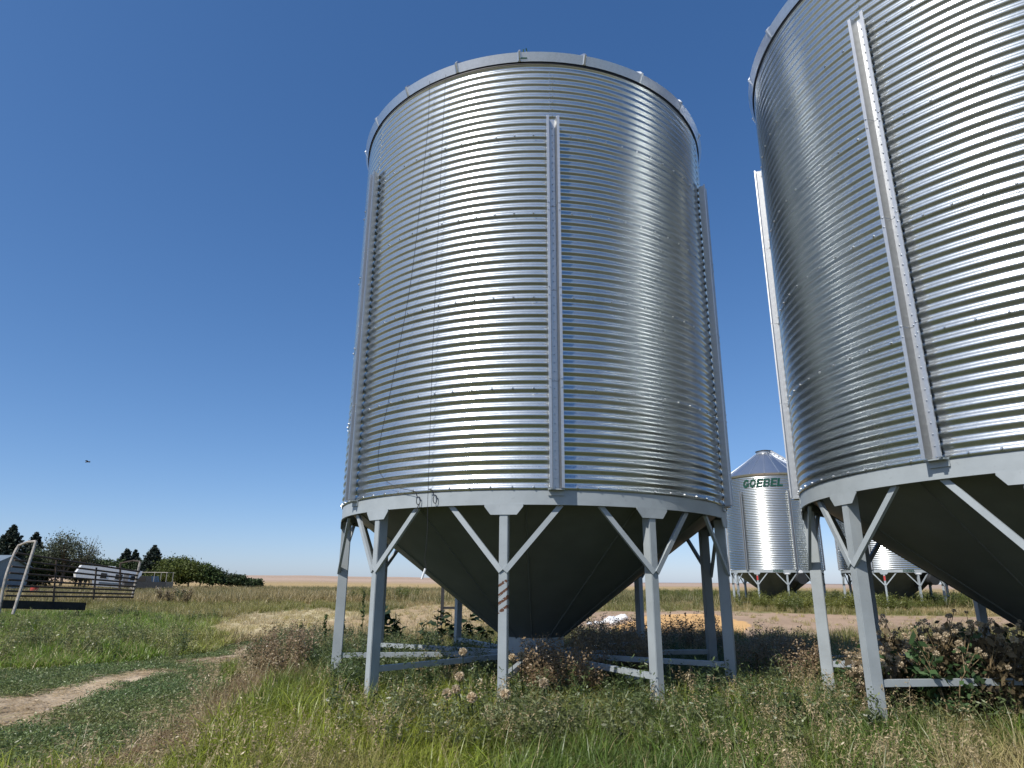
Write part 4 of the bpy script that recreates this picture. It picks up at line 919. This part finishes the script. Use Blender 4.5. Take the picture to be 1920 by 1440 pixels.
def thistle(base, h, seed, lab='tall drying thistle with cream seed heads beside the near bin cone', grp='thistles beside the near bin'):
    rg = np.random.default_rng(seed); root = empty('thistle_plant', base); tag(root, lab, 'thistle', grp)
    m = MB(); tips = []; ns = 7
    for k in range(ns):
        ph = rg.uniform(0, 6.3); e = Vector((math.cos(ph) * h * .34, math.sin(ph) * h * .34, h * rg.uniform(.75, 1.02))); mid = Vector((math.cos(ph) * h * .12, math.sin(ph) * h * .12, h * .5)); m.tube([(0, 0, 0), mid, e], .007, 5, True, .003); tips.append(e)
        for q in range(2): e2 = mid.lerp(e, rg.uniform(.4, .8)) + Vector(rg.normal(size=3) * .07) + Vector((0, 0, .06)); m.tube([mid.lerp(e, .3), e2], .004, 4, True, .003); tips.append(e2)
    me = m.mesh('stalks', M['stem']); link('stalks', me, root)
    C = np.concatenate([np.array(t)[None] * rg.uniform(.25, .95, (16, 1)) + rg.normal(size=(16, 3)) * .045 for t in tips]); link('leaves', crown_mesh('leaves', M['thistle_leaf'] if seed % 3 else M['weed_dark'], C, .042, rg), root)
    for i, t in enumerate(tips):
        o = link('seed_head', HEAD[i % 2], root, t + Vector(rg.normal(size=3) * .012), rg.uniform(0, 6)); s = rg.uniform(.6, 1.2); o.scale = (s, s, s * .85)
for i, (X, Y, h) in enumerate(((1665, 1372, .72), (1705, 1358, .90), (1738, 1352, 1.05), (1762, 1366, 1.12), (1795, 1380, .95), (1822, 1360, 1.0), (1850, 1375, .92), (1878, 1362, 1.05), (1905, 1378, 1.0), (1935, 1366, 1.0), (1640, 1345, .55))):
    g = gnd(X, Y); g.z = float(height(g.x, g.y)); thistle(g, h, 200 + i)
def broad_weed(base, h, seed, lab):
    rg = np.random.default_rng(seed); root = empty('broadleaf_weed', base); tag(root, lab, 'weed', 'broad leaved weeds')
    m = MB(); tips = [Vector((rg.normal() * .08, rg.normal() * .08, h * rg.uniform(.7, 1))) for _ in range(4)]
    for t in tips: m.tube([(t.x * .2, t.y * .2, 0), (t.x * .5, t.y * .5, h * .4), t], .009, 6, True, .004)
    m.build('stalks', M['weed_dark'], root)
    for t in tips:
        for k in range(9):
            f = rg.uniform(.25, 1.0); c = Vector((t.x * f, t.y * f, t.z * f)); ph = rg.uniform(0, 6.3); L = rg.uniform(.13, .25); d = Vector((math.cos(ph), math.sin(ph), rg.uniform(-.9, .5))).normalized(); s = Vector((-math.sin(ph), math.cos(ph), rg.uniform(-.7, .7))).normalized() * L * .40
            mm = MB(); mm.add([c, c + d * L * .45 + s + Vector((0, 0, .01)), c + d * L + Vector((0, 0, -.03)), c + d * L * .45 - s + Vector((0, 0, .01)), c + d * L * .5 - Vector((0, 0, .012))], [(0, 4, 1), (1, 4, 2), (2, 4, 3), (3, 4, 0)]); mm.build('leaf', M['weed_dark'], root)
for i, (X, Y, h) in enumerate(((718, 1225, .95), (745, 1222, .8), (820, 1215, .8), (850, 1220, .75), (880, 1218, .8), (905, 1222, .65), (800, 1222, .6))):
    g = gnd(X, Y); g.z = float(height(g.x, g.y)); broad_weed(g, h, 300 + i, 'broad leaved dark weed growing under the near hopper')
def tall_weed(base, h, seed, lab):
    rg = np.random.default_rng(seed); root = empty('tall_weed', base); tag(root, lab, 'weed', 'tall upright weeds')
    m = MB(); m.tube([(0, 0, 0), (.01, .01, h * .5), (0, .02, h)], .008, 6, True, .003); m.build('stalk', M['weed_dark'], root)
    brown = 'right' in lab; n = 70; t = rg.random(n); wv = .055 if brown else .04; C = np.stack([rg.normal(size=n) * wv * (1.15 - t), rg.normal(size=n) * wv * (1.15 - t), t * h], -1); link('leaves', crown_mesh('leaves', M['thistle_leaf' if brown else 'tree_green'], C, .026 if brown else .036, rg), root)
for i, (X, Y, h) in enumerate(((605, 1235, .75), (676, 1215, 1.15), (560, 1230, .6), (640, 1222, .6), (1262, 1238, .85), (1300, 1240, .7), (1330, 1238, .65), (1425, 1300, .5), (1290, 1230, .8))):
    g = gnd(X, Y); g.z = float(height(g.x, g.y)); tall_weed(g, h, 400 + i, 'tall narrow green weed beside the left legs of the cabled bin' if X < 900 else 'tall brown weed spike beside the right legs of the cabled bin')
# whitish seeding shrub patch near the cattle panel
for i, (X, Y) in enumerate(((318, 1134), (335, 1132), (348, 1134), (300, 1132))):
    g = gnd(X, Y); g.z = float(height(g.x, g.y)); thistle(g, 1.0, 500 + i, 'pale seeding thistle in the grass beyond the cattle panel', 'thistles by the cattle panel')
